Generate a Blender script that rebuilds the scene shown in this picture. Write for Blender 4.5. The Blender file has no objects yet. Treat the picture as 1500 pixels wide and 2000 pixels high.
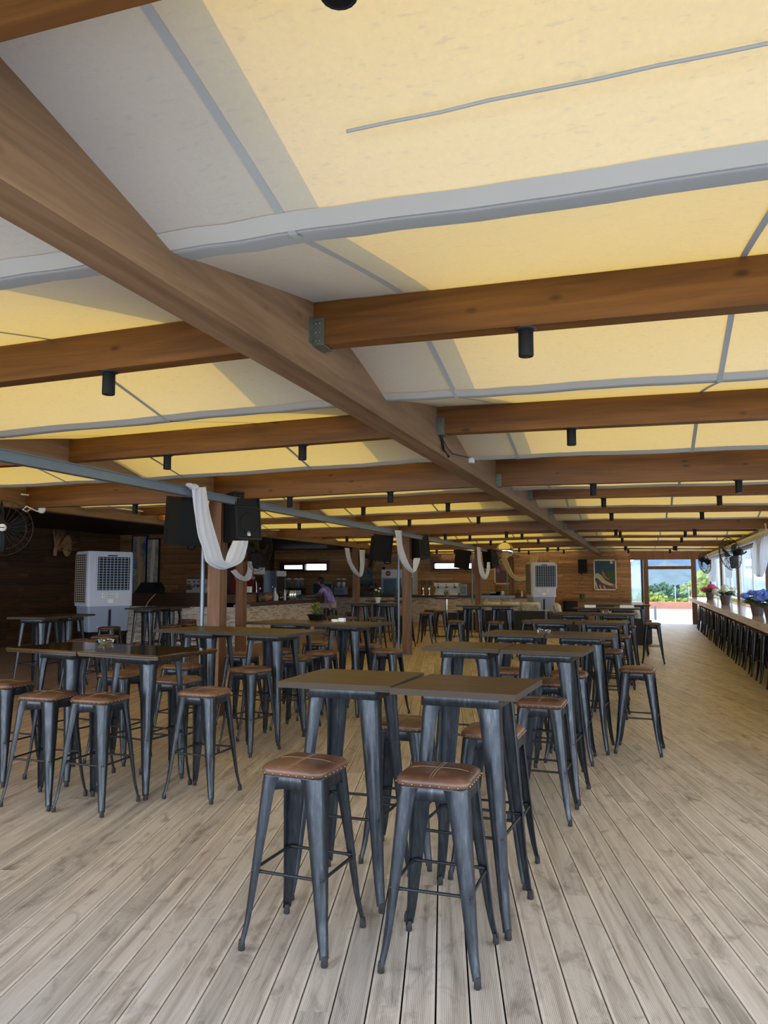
import bpy, bmesh, math, random
from mathutils import Vector, Matrix
R = random.Random(7)
PI = math.pi
SC = bpy.context.scene
COL = SC.collection

# ------------------------------------------------------------------ camera
F, PITCH, HC, YAW = 1506.0, 0.0895, 1.6, 0.3225
cam = bpy.data.cameras.new('camera'); camo = bpy.data.objects.new('camera', cam)
COL.objects.link(camo); camo.location = (0, 0, HC)
camo.rotation_euler = (PI/2 + PITCH, 0, YAW)
cam.sensor_width = 36; cam.lens = F/2000*36; cam.clip_start = .05; cam.clip_end = 3000
SC.camera = camo
_f = Vector((-math.sin(YAW)*math.cos(PITCH), math.cos(YAW)*math.cos(PITCH), math.sin(PITCH)))
_r = Vector((math.cos(YAW), math.sin(YAW), 0)); _u = _r.cross(_f)
def at(px, py, x=None, y=None, z=None):          # where a sight line of the survey photo meets a room plane
    d = _f*F + _r*(px-750) + _u*(1000-py)
    if x is not None: t = x/d.x
    elif y is not None: t = y/d.y
    else: t = (z-HC)/d.z
    return Vector((0, 0, HC)) + d*t

# ------------------------------------------------------------------ node helpers
class NT:
    def __init__(s, name):
        s.m = bpy.data.materials.new(name); s.m.use_nodes = True
        s.t = s.m.node_tree; s.t.nodes.clear()
        s.out = s.t.nodes.new('ShaderNodeOutputMaterial')
    def n(s, typ, ins=None, **props):
        nd = s.t.nodes.new('ShaderNode'+typ)
        for k, v in props.items(): setattr(nd, k, v)
        for k, v in (ins or {}).items():
            if isinstance(v, bpy.types.NodeSocket): s.t.links.new(v, nd.inputs[k])
            else: nd.inputs[k].default_value = v
        return nd
    def math(s, op, a, b=0.0, c=0.0):
        return s.n('Math', {0: a, 1: b, 2: c}, operation=op).outputs[0]
    def mix(s, fac, a, b, blend='MIX'):
        nd = s.n('Mix', data_type='RGBA', blend_type=blend)
        for k, v in ((0, fac), (6, a), (7, b)):
            if isinstance(v, bpy.types.NodeSocket): s.t.links.new(v, nd.inputs[k])
            else: nd.inputs[k].default_value = v if k == 0 else c4(v)
        return nd.outputs[2]
    def ramp(s, fac, stops):
        nd = s.n('ValToRGB', {0: fac}); e = nd.color_ramp.elements
        while len(e) < len(stops): e.new(.5)
        for el, (p, c) in zip(e, stops): el.position = p; el.color = c4(c)
        return nd.outputs[0]
    def coord(s, rnd=True, which='Object'):
        v = s.n('TexCoord').outputs[which]
        if rnd:
            r = s.n('ObjectInfo').outputs['Random']
            v = s.n('VectorMath', {0: v, 1: s.n('CombineXYZ', {0: s.math('MULTIPLY', r, 37.), 1: s.math('MULTIPLY', r, 91.), 2: s.math('MULTIPLY', r, 53.)}).outputs[0]}, operation='ADD').outputs[0]
        return v
    def noise(s, vec, scale, detail=4., rough=.55, dist=0.):
        return s.n('TexNoise', {'Vector': vec, 'Scale': scale, 'Detail': detail, 'Roughness': rough, 'Distortion': dist}).outputs[0]
    def scale(s, vec, sc):
        return s.n('Mapping', {'Vector': vec, 'Scale': sc}).outputs[0]
    def bump(s, h, strength=.3, dist=.01):
        return s.n('Bump', {'Height': h, 'Strength': strength, 'Distance': dist}).outputs[0]
    def bsdf(s, color, rough=.5, metal=0., spec=.5, normal=None, **kw):
        ins = {'Base Color': color if isinstance(color, bpy.types.NodeSocket) else c4(color), 'Roughness': rough, 'Metallic': metal, 'Specular IOR Level': spec}
        if normal is not None: ins['Normal'] = normal
        ins.update(kw)
        return s.n('BsdfPrincipled', ins).outputs[0]
    def done(s, sh):
        s.t.links.new(sh, s.out.inputs[0]); return s.m
def c4(c): return (c[0], c[1], c[2], 1.0)
def lin(r, g, b):
    f = lambda v: (v/255/12.92 if v/255 <= .04045 else ((v/255+.055)/1.055)**2.4)
    return (f(r), f(g), f(b))

def plain(name, col, rough=.5, metal=0., spec=.5, var=.12, vs=6., bump=0.):
    t = NT(name); v = t.coord()
    nz = t.noise(v, vs, 5.)
    c = t.mix(nz, tuple(x*(1-var) for x in col), tuple(min(1, x*(1+var)) for x in col))
    nr = t.bump(t.noise(v, vs*8, 3.), bump, .003) if bump else None
    return t.done(t.bsdf(c, rough, metal, spec, nr))

def wood(name, dark, mid, light, axis, rough=.45, knots=.8, spec=.4, grain=1.):
    t = NT(name); v = t.coord()
    sc = [9*grain, 9*grain, 9*grain]; sc[axis] = .55*grain
    w = t.scale(v, sc)
    a = t.noise(w, 1.6, 6., .6, .6)
    sc2 = [60*grain, 60*grain, 60*grain]; sc2[axis] = 2.*grain
    b = t.noise(t.scale(v, sc2), 1., 3.)
    base = t.ramp(a, [(.25, dark), (.5, mid), (.75, light)])
    base = t.mix(t.math('MULTIPLY', t.math('SUBTRACT', 1., b), .45), base, tuple(x*.45 for x in dark))
    if knots:
        sk = [7., 7., 7.]; sk[axis] = 3.2
        vo = t.n('TexVoronoi', {'Vector': t.scale(v, sk), 'Scale': 1., 'Randomness': 1.}).outputs['Distance']
        k = t.ramp(vo, [(.05, (1, 1, 1)), (.14, (0, 0, 0))])
        base = t.mix(t.math('MULTIPLY', t.n('RGBToBW', {0: k}).outputs[0], knots*.75), base, tuple(x*.18 for x in dark))
    nr = t.bump(b, .25, .002)
    return t.done(t.bsdf(base, t.math('ADD', t.math('MULTIPLY', b, .2), rough-.1), 0., spec, nr))

def planks(name, dark, mid, light, u, v, h, knots=.7, rough=.6, bright=1.0):
    t = NT(name); co = t.coord(False)
    sp = t.n('SeparateXYZ', {0: co}).outputs
    pv = t.math('DIVIDE', sp[v], h)
    idx = t.math('FLOOR', pv); fr = t.math('FRACT', pv)
    rnd = t.n('TexWhiteNoise', {'W': idx}, noise_dimensions='1D').outputs[0]
    uu = t.math('ADD', sp[u], t.math('MULTIPLY', rnd, 20.))
    seg = t.math('DIVIDE', uu, 2.6)
    sid = t.math('ADD', t.math('MULTIPLY', idx, 13.7), t.math('FLOOR', seg)); sf = t.math('FRACT', seg)
    rnd2 = t.n('TexWhiteNoise', {'W': sid}, noise_dimensions='1D').outputs[0]
    vec = t.n('CombineXYZ', {0: t.math('MULTIPLY', uu, .9), 1: t.math('MULTIPLY', sp[v], 14.), 2: t.math('MULTIPLY', rnd2, 40.)}).outputs[0]
    a = t.noise(vec, 1.3, 5., .6, .8)
    base = t.ramp(a, [(.25, dark), (.5, mid), (.78, light)])
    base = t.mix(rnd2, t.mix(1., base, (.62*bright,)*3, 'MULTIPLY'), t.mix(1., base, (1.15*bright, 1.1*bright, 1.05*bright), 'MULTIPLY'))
    if knots:
        kv = t.n('CombineXYZ', {0: t.math('MULTIPLY', uu, 4.), 1: t.math('MULTIPLY', sp[v], 9.), 2: t.math('MULTIPLY', rnd2, 30.)}).outputs[0]
        vo = t.n('TexVoronoi', {'Vector': kv, 'Scale': 1.}).outputs['Distance']
        k = t.n('RGBToBW', {0: t.ramp(vo, [(.06, (1, 1, 1)), (.17, (0, 0, 0))])}).outputs[0]
        base = t.mix(t.math('MULTIPLY', k, knots), base, tuple(x*.25 for x in dark))
    gap = t.math('MAXIMUM', t.math('LESS_THAN', fr, .06), t.math('LESS_THAN', sf, .004))
    base = t.mix(t.math('MULTIPLY', gap, .8), base, (.012, .009, .006))
    nr = t.bump(t.math('SUBTRACT', 1., gap), .6, .004)
    return t.done(t.bsdf(base, rough, 0., .3, nr))

M = {}
M['rafter'] = wood('stained_rafter', lin(74, 44, 16), lin(112, 70, 26), lin(140, 92, 38), 0, .42, .9)
M['ridge'] = wood('weathered_glulam', lin(96, 72, 50), lin(128, 98, 70), lin(150, 120, 90), 1, .55, .45)
M['post'] = wood('post_wood', lin(86, 54, 30), lin(116, 78, 48), lin(150, 110, 76), 2, .5, .6)
M['frame_wood'] = wood('door_frame_wood', lin(104, 68, 44), lin(132, 92, 64), lin(150, 112, 82), 2, .5, .4)
M['dark_wood'] = wood('dark_brown_wood', lin(44, 27, 18), lin(62, 38, 26), lin(80, 52, 36), 0, .4, .2)
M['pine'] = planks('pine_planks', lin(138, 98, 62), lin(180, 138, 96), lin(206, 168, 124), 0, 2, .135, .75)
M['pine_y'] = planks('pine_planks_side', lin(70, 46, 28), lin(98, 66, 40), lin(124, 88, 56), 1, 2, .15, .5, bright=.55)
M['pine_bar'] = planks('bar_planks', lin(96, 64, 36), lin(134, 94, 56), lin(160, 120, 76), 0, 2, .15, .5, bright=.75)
M['dark_ceiling'] = planks('dark_ceiling_boards', lin(30, 20, 14), lin(42, 28, 20), lin(54, 38, 28), 1, 0, .14, .2)

def deck_mat():
    t = NT('weathered_deck_boards')
    geo = t.n('NewGeometry'); rnd = geo.outputs['Random Per Island']
    co = t.n('TexCoord').outputs['Object']
    co = t.n('Mapping', {'Vector': co, 'Rotation': (0, 0, -.2463)}).outputs[0]
    sp = t.n('SeparateXYZ', {0: co}).outputs
    off = t.math('MULTIPLY', rnd, 60.)
    v = t.n('CombineXYZ', {0: t.math('MULTIPLY', sp[0], 26.), 1: t.math('MULTIPLY', sp[1], 1.1), 2: off}).outputs[0]
    a = t.noise(v, 1., 6., .62, .5)
    base = t.ramp(a, [(.22, lin(152, 140, 128)), (.5, lin(212, 201, 189)), (.8, lin(234, 226, 217))])
    base = t.mix(1., base, t.ramp(rnd, [(0., (.80, .79, .78)), (.5, (1., .98, .95)), (1., (1.1, 1.06, 1.03))]), 'MULTIPLY')
    # walked-in dirt: shaped stains
    d = t.noise(t.n('CombineXYZ', {0: t.math('MULTIPLY', sp[0], 8.), 1: t.math('MULTIPLY', sp[1], 3.4), 2: off}).outputs[0], 1., 5., .68, .7)
    base = t.mix(t.n('RGBToBW', {0: t.ramp(d, [(.53, (0, 0, 0)), (.76, (.75, .75, .75))])}).outputs[0], base, lin(84, 66, 50))
    # boards turn patchily warmer brown towards the back and left
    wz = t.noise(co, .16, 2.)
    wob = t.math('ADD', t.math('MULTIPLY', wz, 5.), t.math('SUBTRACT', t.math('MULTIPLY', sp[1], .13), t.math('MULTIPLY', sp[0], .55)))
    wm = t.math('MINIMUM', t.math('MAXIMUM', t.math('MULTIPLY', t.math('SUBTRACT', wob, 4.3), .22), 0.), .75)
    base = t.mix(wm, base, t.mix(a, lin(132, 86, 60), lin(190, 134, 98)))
    # fine grooves milled along every board, plain edges with painted bevel highlight
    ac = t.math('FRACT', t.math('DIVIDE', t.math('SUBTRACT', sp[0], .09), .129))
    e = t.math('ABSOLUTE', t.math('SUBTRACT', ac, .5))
    g = t.math('SINE', t.math('MULTIPLY', sp[0], 2*PI/.0069))
    gr = t.math('MULTIPLY', t.math('MULTIPLY', t.math('ADD', g, 1.), .5), t.math('LESS_THAN', e, .385))
    base = t.mix(t.math('MULTIPLY', t.math('POWER', gr, 1.5), .52), base, t.mix(1., base, (.34, .31, .29), 'MULTIPLY'))
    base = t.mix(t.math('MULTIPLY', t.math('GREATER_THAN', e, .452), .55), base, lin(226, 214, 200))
    nr = t.bump(t.math('ADD', t.math('MULTIPLY', gr, -1.), t.math('MULTIPLY', a, .4)), .35, .0025)
    return t.done(t.bsdf(base, .5, 0., .5, nr))
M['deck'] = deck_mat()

def canvas_mat(name, trans, refl, fac):
    t = NT(name); v = t.coord()
    fine = t.noise(v, 55., 4., .8)
    big = t.noise(v, 1.3, 4., .6)
    sp = t.noise(t.scale(v, (22., 60., 22.)), 1., 2.)
    speck = t.n('RGBToBW', {0: t.ramp(sp, [(.62, (0, 0, 0)), (.70, (1, 1, 1))])}).outputs[0]
    tr = t.mix(big, tuple(x*.9 for x in trans), trans)
    tr = t.mix(t.math('MULTIPLY', fine, .75), tr, tuple(x*.42 for x in trans))
    tr = t.mix(t.math('MULTIPLY', speck, .5), tr, tuple(x*.4 for x in trans))
    d = t.n('BsdfDiffuse', {0: t.mix(big, tuple(x*.93 for x in refl), refl)}).outputs[0]
    tl = t.n('BsdfTranslucent', {0: tr}).outputs[0]
    return t.done(t.n('MixShader', {0: fac, 1: d, 2: tl}).outputs[0])
M['canvas'] = canvas_mat('cream_canvas', (.74, .415, .045), (.67, .72, .77), .5)
M['pocket'] = plain('canvas_hem', (.33, .35, .355), .8, var=.06, vs=3.)
M['hem'] = plain('canvas_hem_light', (.46, .455, .43), .8, var=.06, vs=3.)

def metal_dark():
    t = NT('gunmetal_sheet'); v = t.coord()
    a = t.noise(t.scale(v, (55., 55., 9.)), 1., 6., .65)
    b = t.noise(v, 60., 3.)
    c = t.ramp(a, [(.3, (.026, .032, .042)), (.55, (.046, .054, .068)), (.85, (.12, .135, .152))])
    return t.done(t.bsdf(c, t.math('ADD', t.math('MULTIPLY', b, .2), .24), .7, .5, t.bump(a, .06, .002)))
M['metal'] = metal_dark()
M['metal_dk'] = plain('black_metal', (.02, .022, .026), .4, .4)
M['rubber'] = plain('black_rubber', (.018, .018, .02), .7)
M['steel'] = plain('painted_steel', lin(120, 136, 152), .4, .5, var=.1)
M['galv'] = plain('galvanised', lin(112, 116, 108), .5, .7, var=.3, vs=14.)
M['chrome'] = plain('bright_steel', (.7, .71, .72), .2, 1., var=.1)
def leather():
    t = NT('brown_leather'); v = t.coord()
    a = t.noise(v, 7., 5., .6); b = t.noise(v, 160., 2.)
    r = t.n('ObjectInfo').outputs['Random']
    c = t.ramp(a, [(.25, lin(64, 43, 34)), (.55, lin(102, 72, 57)), (.8, lin(140, 106, 87))])
    c = t.mix(r, t.mix(1., c, (.62, .56, .52), 'MULTIPLY'), t.mix(1., c, (1.15, 1.1, 1.05), 'MULTIPLY'))
    return t.done(t.bsdf(c, .36, 0., .5, t.bump(b, .12, .0015)))
M['leather'] = leather()
M['thread'] = plain('pale_thread', lin(156, 128, 108), .7)
M['brass'] = plain('antique_brass', (.34, .22, .10), .35, .9)
M['table'] = wood('brown_laminate', lin(62, 46, 34), lin(82, 62, 46), lin(96, 74, 56), 0, .36, 0., .45, 2.)
def gloss_table():
    t = NT('varnished_dark_top'); v = t.coord()
    a = t.noise(t.scale(v, (3., 40., 40.)), 1., 4.)
    c = t.ramp(a, [(.3, lin(34, 24, 16)), (.7, lin(66, 48, 28))])
    return t.done(t.bsdf(c, .1, 0., .6))
M['table_gloss'] = gloss_table()
M['tabedge'] = plain('tabletop_edge', lin(60, 50, 42), .6, spec=.25)

def stone():
    t = NT('split_stone_cladding')
    co = t.coord(False); s = t.n('SeparateXYZ', {0: co}).outputs
    uv = t.n('CombineXYZ', {0: t.math('ADD', s[0], s[1]), 1: s[2], 2: 0.}).outputs[0]
    b = t.n('TexBrick', {'Vector': uv, 'Color1': c4((.0, .0, .0)), 'Color2': c4((1., 1., 1.)), 'Mortar': c4((.5, .5, .5)), 'Scale': 1., 'Mortar Size': .003, 'Brick Width': .17, 'Row Height': .034, 'Bias': 0.}, offset=.43)
    n1 = t.noise(t.n('CombineXYZ', {0: t.math('MULTIPLY', s[0], 9.), 1: t.math('MULTIPLY', s[1], 9.), 2: t.math('MULTIPLY', s[2], 34.)}).outputs[0], 1., 4., .7)
    m = t.math('ADD', t.math('MULTIPLY', t.n('RGBToBW', {0: b.outputs[0]}).outputs[0], .5), t.math('MULTIPLY', n1, .62))
    c = t.ramp(m, [(.14, lin(112, 84, 68)), (.34, lin(200, 174, 154)), (.52, lin(230, 214, 198)), (.8, lin(240, 232, 222))])
    c = t.mix(t.math('MULTIPLY', b.outputs['Fac'], .7), c, lin(70, 58, 50))
    return t.done(t.bsdf(c, .8, 0., .25, t.bump(t.math('SUBTRACT', m, b.outputs['Fac']), .9, .02)))
M['stone'] = stone()
M['black_plastic'] = plain('black_plastic', (.007, .008, .010), .6, spec=.2)
M['speaker_grille'] = plain('speaker_grille', (.012, .014, .018), .7, vs=200., spec=.2)
M['white'] = plain('white_plastic', lin(226, 228, 230), .4)
M['white_paint'] = plain('white_paint', lin(230, 226, 216), .5)
M['cooler'] = plain('cooler_plastic', lin(196, 200, 216), .45, var=.04)
M['cooler_tank'] = plain('cooler_tank_plastic', lin(146, 158, 184), .4, var=.04)
M['cooler_tan'] = plain('aged_cooler_plastic', lin(178, 166, 148), .5)
M['pad'] = plain('cooling_pad', lin(40, 38, 44), .9)
M['void'] = plain('dark_interior', (.008, .009, .011), .9)
def fabric(name, col, fac=.35):
    t = NT(name); v = t.coord()
    a = t.noise(v, 5., 4.)
    c = t.mix(a, tuple(x*.9 for x in col), col)
    d = t.n('BsdfDiffuse', {0: c}).outputs[0]; tl = t.n('BsdfTranslucent', {0: c}).outputs[0]
    return t.done(t.n('MixShader', {0: fac, 1: d, 2: tl}).outputs[0])
M['drape'] = fabric('white_voile', lin(236, 242, 255), .3)
M['drape_tan'] = fabric('cream_voile', lin(222, 206, 176))
def glass(name, tint=(1, 1, 1), haze=.0, hz=(.85, .93, 1.)):
    t = NT(name)
    tr = t.n('BsdfTransparent', {0: c4(tint)}).outputs[0]
    gl = t.n('BsdfGlossy', {0: (1, 1, 1, 1), 'Roughness': .03}).outputs[0]
    fr = t.n('Fresnel', {0: 1.45}).outputs[0]
    s = t.n('MixShader', {0: t.math('MULTIPLY', fr, .8), 1: tr, 2: gl}).outputs[0]
    if haze:
        co = t.coord(False); n = t.noise(t.scale(co, (1., 5., .25)), 1.2, 4., .6)
        tl = t.n('BsdfTranslucent', {0: c4(hz)}).outputs[0]
        s = t.n('MixShader', {0: t.math('MULTIPLY', t.math('POWER', n, 1.5), haze), 1: s, 2: tl}).outputs[0]
    return t.done(s)
M['glass'] = glass('clear_glass')
M['vinyl'] = glass('clear_vinyl_blind', (.96, .98, 1.), .7, (.78, .9, 1.))
M['glassware'] = glass('drinking_glass', (.86, .9, .9), .25, (.9, .95, .95))
M['mirror'] = plain('mirror', (.9, .9, .9), .04, 1., var=0.)
M['red'] = plain('red_fridge_enamel', lin(120, 12, 16), .3)
M['pot'] = plain('taupe_pot', lin(104, 92, 94), .5)
M['clay'] = plain('clay_pot', lin(150, 100, 70), .7)
M['counter_edge'] = wood('counter_edge', lin(200, 176, 146), lin(226, 206, 178), lin(240, 224, 200), 1, .3, .2, .4)
M['soil'] = plain('soil', (.02, .014, .01), .9)
M['leaf'] = plain('green_leaf', lin(48, 84, 44), .5, var=.35, vs=20.)
M['leaf_y'] = plain('yellow_green_leaf', lin(136, 156, 52), .5, var=.35, vs=20.)
M['blue_fl'] = plain('blue_petals', lin(104, 132, 226), .7, var=.3, vs=30.)
M['white_fl'] = plain('white_petals', lin(236, 238, 220), .7, var=.08, vs=30.)
M['pink_fl'] = plain('pink_petals', lin(206, 64, 120), .7, var=.3, vs=30.)
M['skin'] = plain('skin', lin(150, 104, 82), .5)
M['hair'] = plain('dark_hair', (.012, .009, .008), .6)
M['counter'] = wood('varnished_counter', lin(150, 124, 98), lin(186, 162, 136), lin(206, 186, 162), 1, .16, .2, .6)
M['cabinet'] = wood('cabinet_oak', lin(140, 104, 66), lin(168, 128, 86), lin(186, 148, 104), 2, .45, .2)
M['cushion'] = None
def printed(name, cols, scale, seed):
    t = NT(name); v = t.coord(False, 'Object')
    v = t.n('VectorMath', {0: v, 1: (seed, seed*2.3, seed*.7)}, operation='ADD').outputs[0]
    a = t.noise(v, scale, 3., .55, 1.8)
    n = len(cols)
    return t.done(t.bsdf(t.ramp(a, [(.22+.56*i/(n-1), c) for i, c in enumerate(cols)]), .5))
M['cushion'] = printed('striped_cushion', [lin(206, 200, 190), lin(176, 168, 158), lin(222, 218, 210), lin(140, 132, 126)], 7., 3.)
M['shirt'] = printed('purple_print', [lin(70, 52, 120), lin(112, 92, 176), lin(176, 160, 220), lin(90, 70, 150)], 14., 1.)
M['trousers'] = plain('pale_trousers', lin(176, 168, 176), .8)
M['art_night'] = printed('night_painting', [lin(14, 44, 70), lin(24, 82, 110), lin(40, 60, 84), lin(96, 62, 60)], 4., 5.)
M['art_dusk'] = printed('dusk_painting', [lin(40, 58, 66), lin(70, 86, 84), lin(120, 40, 40), lin(52, 60, 70)], 3.6, 9.)
M['art_blue'] = printed('blue_green_painting', [lin(16, 44, 130), lin(28, 96, 140), lin(130, 108, 64), lin(30, 110, 92)], 3., 2.)
M['art_grey'] = printed('grey_pink_painting', [lin(86, 84, 96), lin(120, 108, 110), lin(150, 140, 140), lin(60, 92, 104)], 5., 6.)
M['chalk'] = plain('chalkboard', lin(34, 62, 66), .6)
M['cream'] = plain('cream_paint', lin(214, 196, 150), .6)
M['orange'] = plain('orange_paint', lin(204, 104, 44), .6)
M['green_p'] = plain('green_paint', lin(70, 92, 36), .6)
M['ink'] = plain('dark_ink', (.03, .035, .06), .6)
M['screen_white'] = plain('white_sticker', lin(236, 236, 232), .5)
M['paper'] = plain('white_paper', lin(232, 232, 230), .7)
M['sofa'] = plain('navy_rattan', lin(34, 38, 48), .6, vs=40., bump=.4)
M['bowl'] = plain('wooden_bowl', lin(150, 116, 72), .5)
M['amber'] = plain('juice', lin(150, 130, 40), .2)
M['ketchup'] = plain('red_sauce', lin(170, 24, 20), .3)
M['beer'] = plain('green_bottle_glass', lin(20, 50, 30), .1, spec=.7)
M['brownglass'] = plain('brown_bottle_glass', lin(48, 24, 10), .1, spec=.7)
M['ground'] = plain('outside_paving', lin(226, 222, 214), .8)
M['terracotta'] = plain('terracotta_brick', lin(206, 144, 118), .8, var=.2, vs=4.)
M['bush'] = plain('bush_leaves', lin(160, 176, 84), .6, var=.4, vs=3.)
M['bush_d'] = plain('dark_bush_leaves', lin(92, 124, 100), .6, var=.4, vs=3.)
M['sea'] = plain('turquoise_sea', (.16, .33, .35), .9, spec=0., var=.05, vs=.02)
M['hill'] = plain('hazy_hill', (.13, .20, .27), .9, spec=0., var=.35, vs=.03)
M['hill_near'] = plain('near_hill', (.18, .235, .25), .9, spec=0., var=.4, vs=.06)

# ------------------------------------------------------------------ mesh builder
class MB:
    def __init__(s): s.v = []; s.f = []; s.sm = []
    def add(s, vs, fs, smooth=False):
        o = len(s.v); s.v += [tuple(x) for x in vs]
        s.f += [tuple(i+o for i in f) for f in fs]; s.sm += [smooth]*len(fs)
        return s
    def box(s, a, b, mtx=None):
        x0, y0, z0 = a; x1, y1, z1 = b
        vs = [(x0,y0,z0),(x1,y0,z0),(x1,y1,z0),(x0,y1,z0),(x0,y0,z1),(x1,y0,z1),(x1,y1,z1),(x0,y1,z1)]
        if mtx: vs = [mtx @ Vector(v) for v in vs]
        return s.add(vs, [(0,3,2,1),(4,5,6,7),(0,1,5,4),(1,2,6,5),(2,3,7,6),(3,0,4,7)])
    def tube(s, pts, r, n=8, cap=True, smooth=True):
        pts = [Vector(p) for p in pts]; k = len(pts)
        rs = r if isinstance(r, (list, tuple)) else [r]*k
        vs = []; prev = None
        for i, p in enumerate(pts):
            t = (pts[min(i+1, k-1)]-pts[max(i-1, 0)])
            t = t.normalized() if t.length > 1e-9 else Vector((0, 0, 1))
            if prev is None:
                a = Vector((0, 0, 1)) if abs(t.z) < .9 else Vector((1, 0, 0))
                u = t.cross(a).normalized()
            else:
                u = (prev-t*prev.dot(t)); u = u.normalized() if u.length > 1e-6 else t.orthogonal().normalized()
            prev = u; w = t.cross(u)
            for j in range(n):
                an = 2*PI*j/n; vs.append(p+(u*math.cos(an)+w*math.sin(an))*rs[i])
        fs = []
        for i in range(k-1):
            for j in range(n):
                fs.append((i*n+j, i*n+(j+1) % n, (i+1)*n+(j+1) % n, (i+1)*n+j))
        s.add(vs, fs, smooth)
        if cap:
            s.add(vs[:n], [tuple(range(n))[::-1]]); s.add(vs[-n:], [tuple(range(n))])
        return s
    def lathe(s, prof, n=20, c=(0, 0, 0), smooth=True, mtx=None):
        vs = []
        for (r, z) in prof:
            for j in range(n):
                an = 2*PI*j/n; v = Vector((r*math.cos(an), r*math.sin(an), z))
                if mtx: v = mtx @ v
                vs.append(v+Vector(c))
        fs = []
        for i in range(len(prof)-1):
            for j in range(n): fs.append((i*n+j, i*n+(j+1) % n, (i+1)*n+(j+1) % n, (i+1)*n+j))
        s.add(vs, fs, smooth)
        if prof[0][0] > 1e-4: s.add(vs[:n], [tuple(range(n))[::-1]])
        if prof[-1][0] > 1e-4: s.add(vs[-n:], [tuple(range(n))])
        return s
    def loft(s, rings, closed=True, smooth=True, cap0=False, cap1=False):
        n = len(rings[0]); vs = [p for r in rings for p in r]; fs = []
        for i in range(len(rings)-1):
            for j in range(n if closed else n-1):
                fs.append((i*n+j, i*n+(j+1) % n, (i+1)*n+(j+1) % n, (i+1)*n+j))
        s.add(vs, fs, smooth)
        if cap0: s.add(rings[0], [tuple(range(n))[::-1]])
        if cap1: s.add(rings[-1], [tuple(range(n))])
        return s
    def prism(s, outline, z0, z1, mtx=None):
        n = len(outline)
        a = [Vector((x, y, z0)) for x, y in outline]; b = [Vector((x, y, z1)) for x, y in outline]
        if mtx: a = [mtx @ p for p in a]; b = [mtx @ p for p in b]
        s.add(a+b, [tuple(range(n))[::-1], tuple(range(n, 2*n))]+[(i, (i+1) % n, n+(i+1) % n, n+i) for i in range(n)])
        return s
    def ball(s, c, r, n=10, m=6, sq=(1, 1, 1)):
        pr = [(max(1e-5, math.sin(PI*i/m)), -math.cos(PI*i/m)) for i in range(m+1)]
        vs = []
        for (q, z) in pr:
            for j in range(n):
                an = 2*PI*j/n; vs.append((c[0]+r*sq[0]*q*math.cos(an), c[1]+r*sq[1]*q*math.sin(an), c[2]+r*sq[2]*z))
        fs = [(i*n+j, i*n+(j+1) % n, (i+1)*n+(j+1) % n, (i+1)*n+j) for i in range(m) for j in range(n)]
        return s.add(vs, fs, True)
    def build(s, name, mat, parent=None, loc=None, rot=None, label=None):
        me = bpy.data.meshes.new(name)
        me.from_pydata(s.v, [], s.f); me.polygons.foreach_set('use_smooth', s.sm)
        me.materials.append(mat); me.update()
        o = bpy.data.objects.new(name, me); COL.objects.link(o)
        if loc is not None: o.location = loc
        if rot is not None: o.rotation_euler = rot if not isinstance(rot, (int, float)) else (0, 0, rot)
        if parent: o.parent = parent
        if label: o['label'] = label
        return o
def rrect(hx, hy, r, n=5):
    pts = []
    for (cx, cy, a0) in ((hx-r, hy-r, 0), (-hx+r, hy-r, PI/2), (-hx+r, -hy+r, PI), (hx-r, -hy+r, 1.5*PI)):
        for i in range(n+1):
            a = a0+PI/2*i/n; pts.append((cx+r*math.cos(a), cy+r*math.sin(a)))
    return pts
def tag(o, label, cat, group=None):
    o['label'] = label; o['category'] = cat
    if group: o['group'] = group
    return o
def thing(name, label, cat, loc=(0, 0, 0), rz=0., group=None):
    o = bpy.data.objects.new(name, None); COL.objects.link(o)
    o.empty_display_size = .1; o.location = loc; o.rotation_euler = (0, 0, rz)
    return tag(o, label, cat, group)
def struct(o): o['kind'] = 'structure'; return o
KIDS = {}
def kids(o):
    return [c for c in bpy.data.objects if c.parent == o]
def freeze(o):                                   # remember the parts of a first copy so copying stays quick
    ks = kids(o); KIDS[o.name] = [(k, [g for g in kids(k)]) for k in ks]; return o
def dup(o, loc, rz, label, group=None):
    r = o.copy(); COL.objects.link(r); r.location = loc; r.rotation_euler = (0, 0, rz); r['label'] = label
    if group: r['group'] = group
    for k, gs in KIDS[o.name]:
        c = k.copy(); COL.objects.link(c); c.parent = r
        for g in gs:
            d = g.copy(); COL.objects.link(d); d.parent = c
    return r
def text_mesh(txt, size, name, mat, parent, loc, rot, extrude=.002):
    cu = bpy.data.curves.new(name, 'FONT'); cu.body = txt; cu.size = size; cu.extrude = extrude
    cu.align_x = 'CENTER'; cu.align_y = 'CENTER'
    to = bpy.data.objects.new('t', cu); COL.objects.link(to)
    bpy.context.view_layer.update()
    me = bpy.data.meshes.new_from_object(to.evaluated_get(bpy.context.evaluated_depsgraph_get()))
    bpy.data.objects.remove(to)
    me.materials.clear(); me.materials.append(mat)
    o = bpy.data.objects.new(name, me); COL.objects.link(o); o.parent = parent; o.location = loc; o.rotation_euler = rot
    return o
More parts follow.
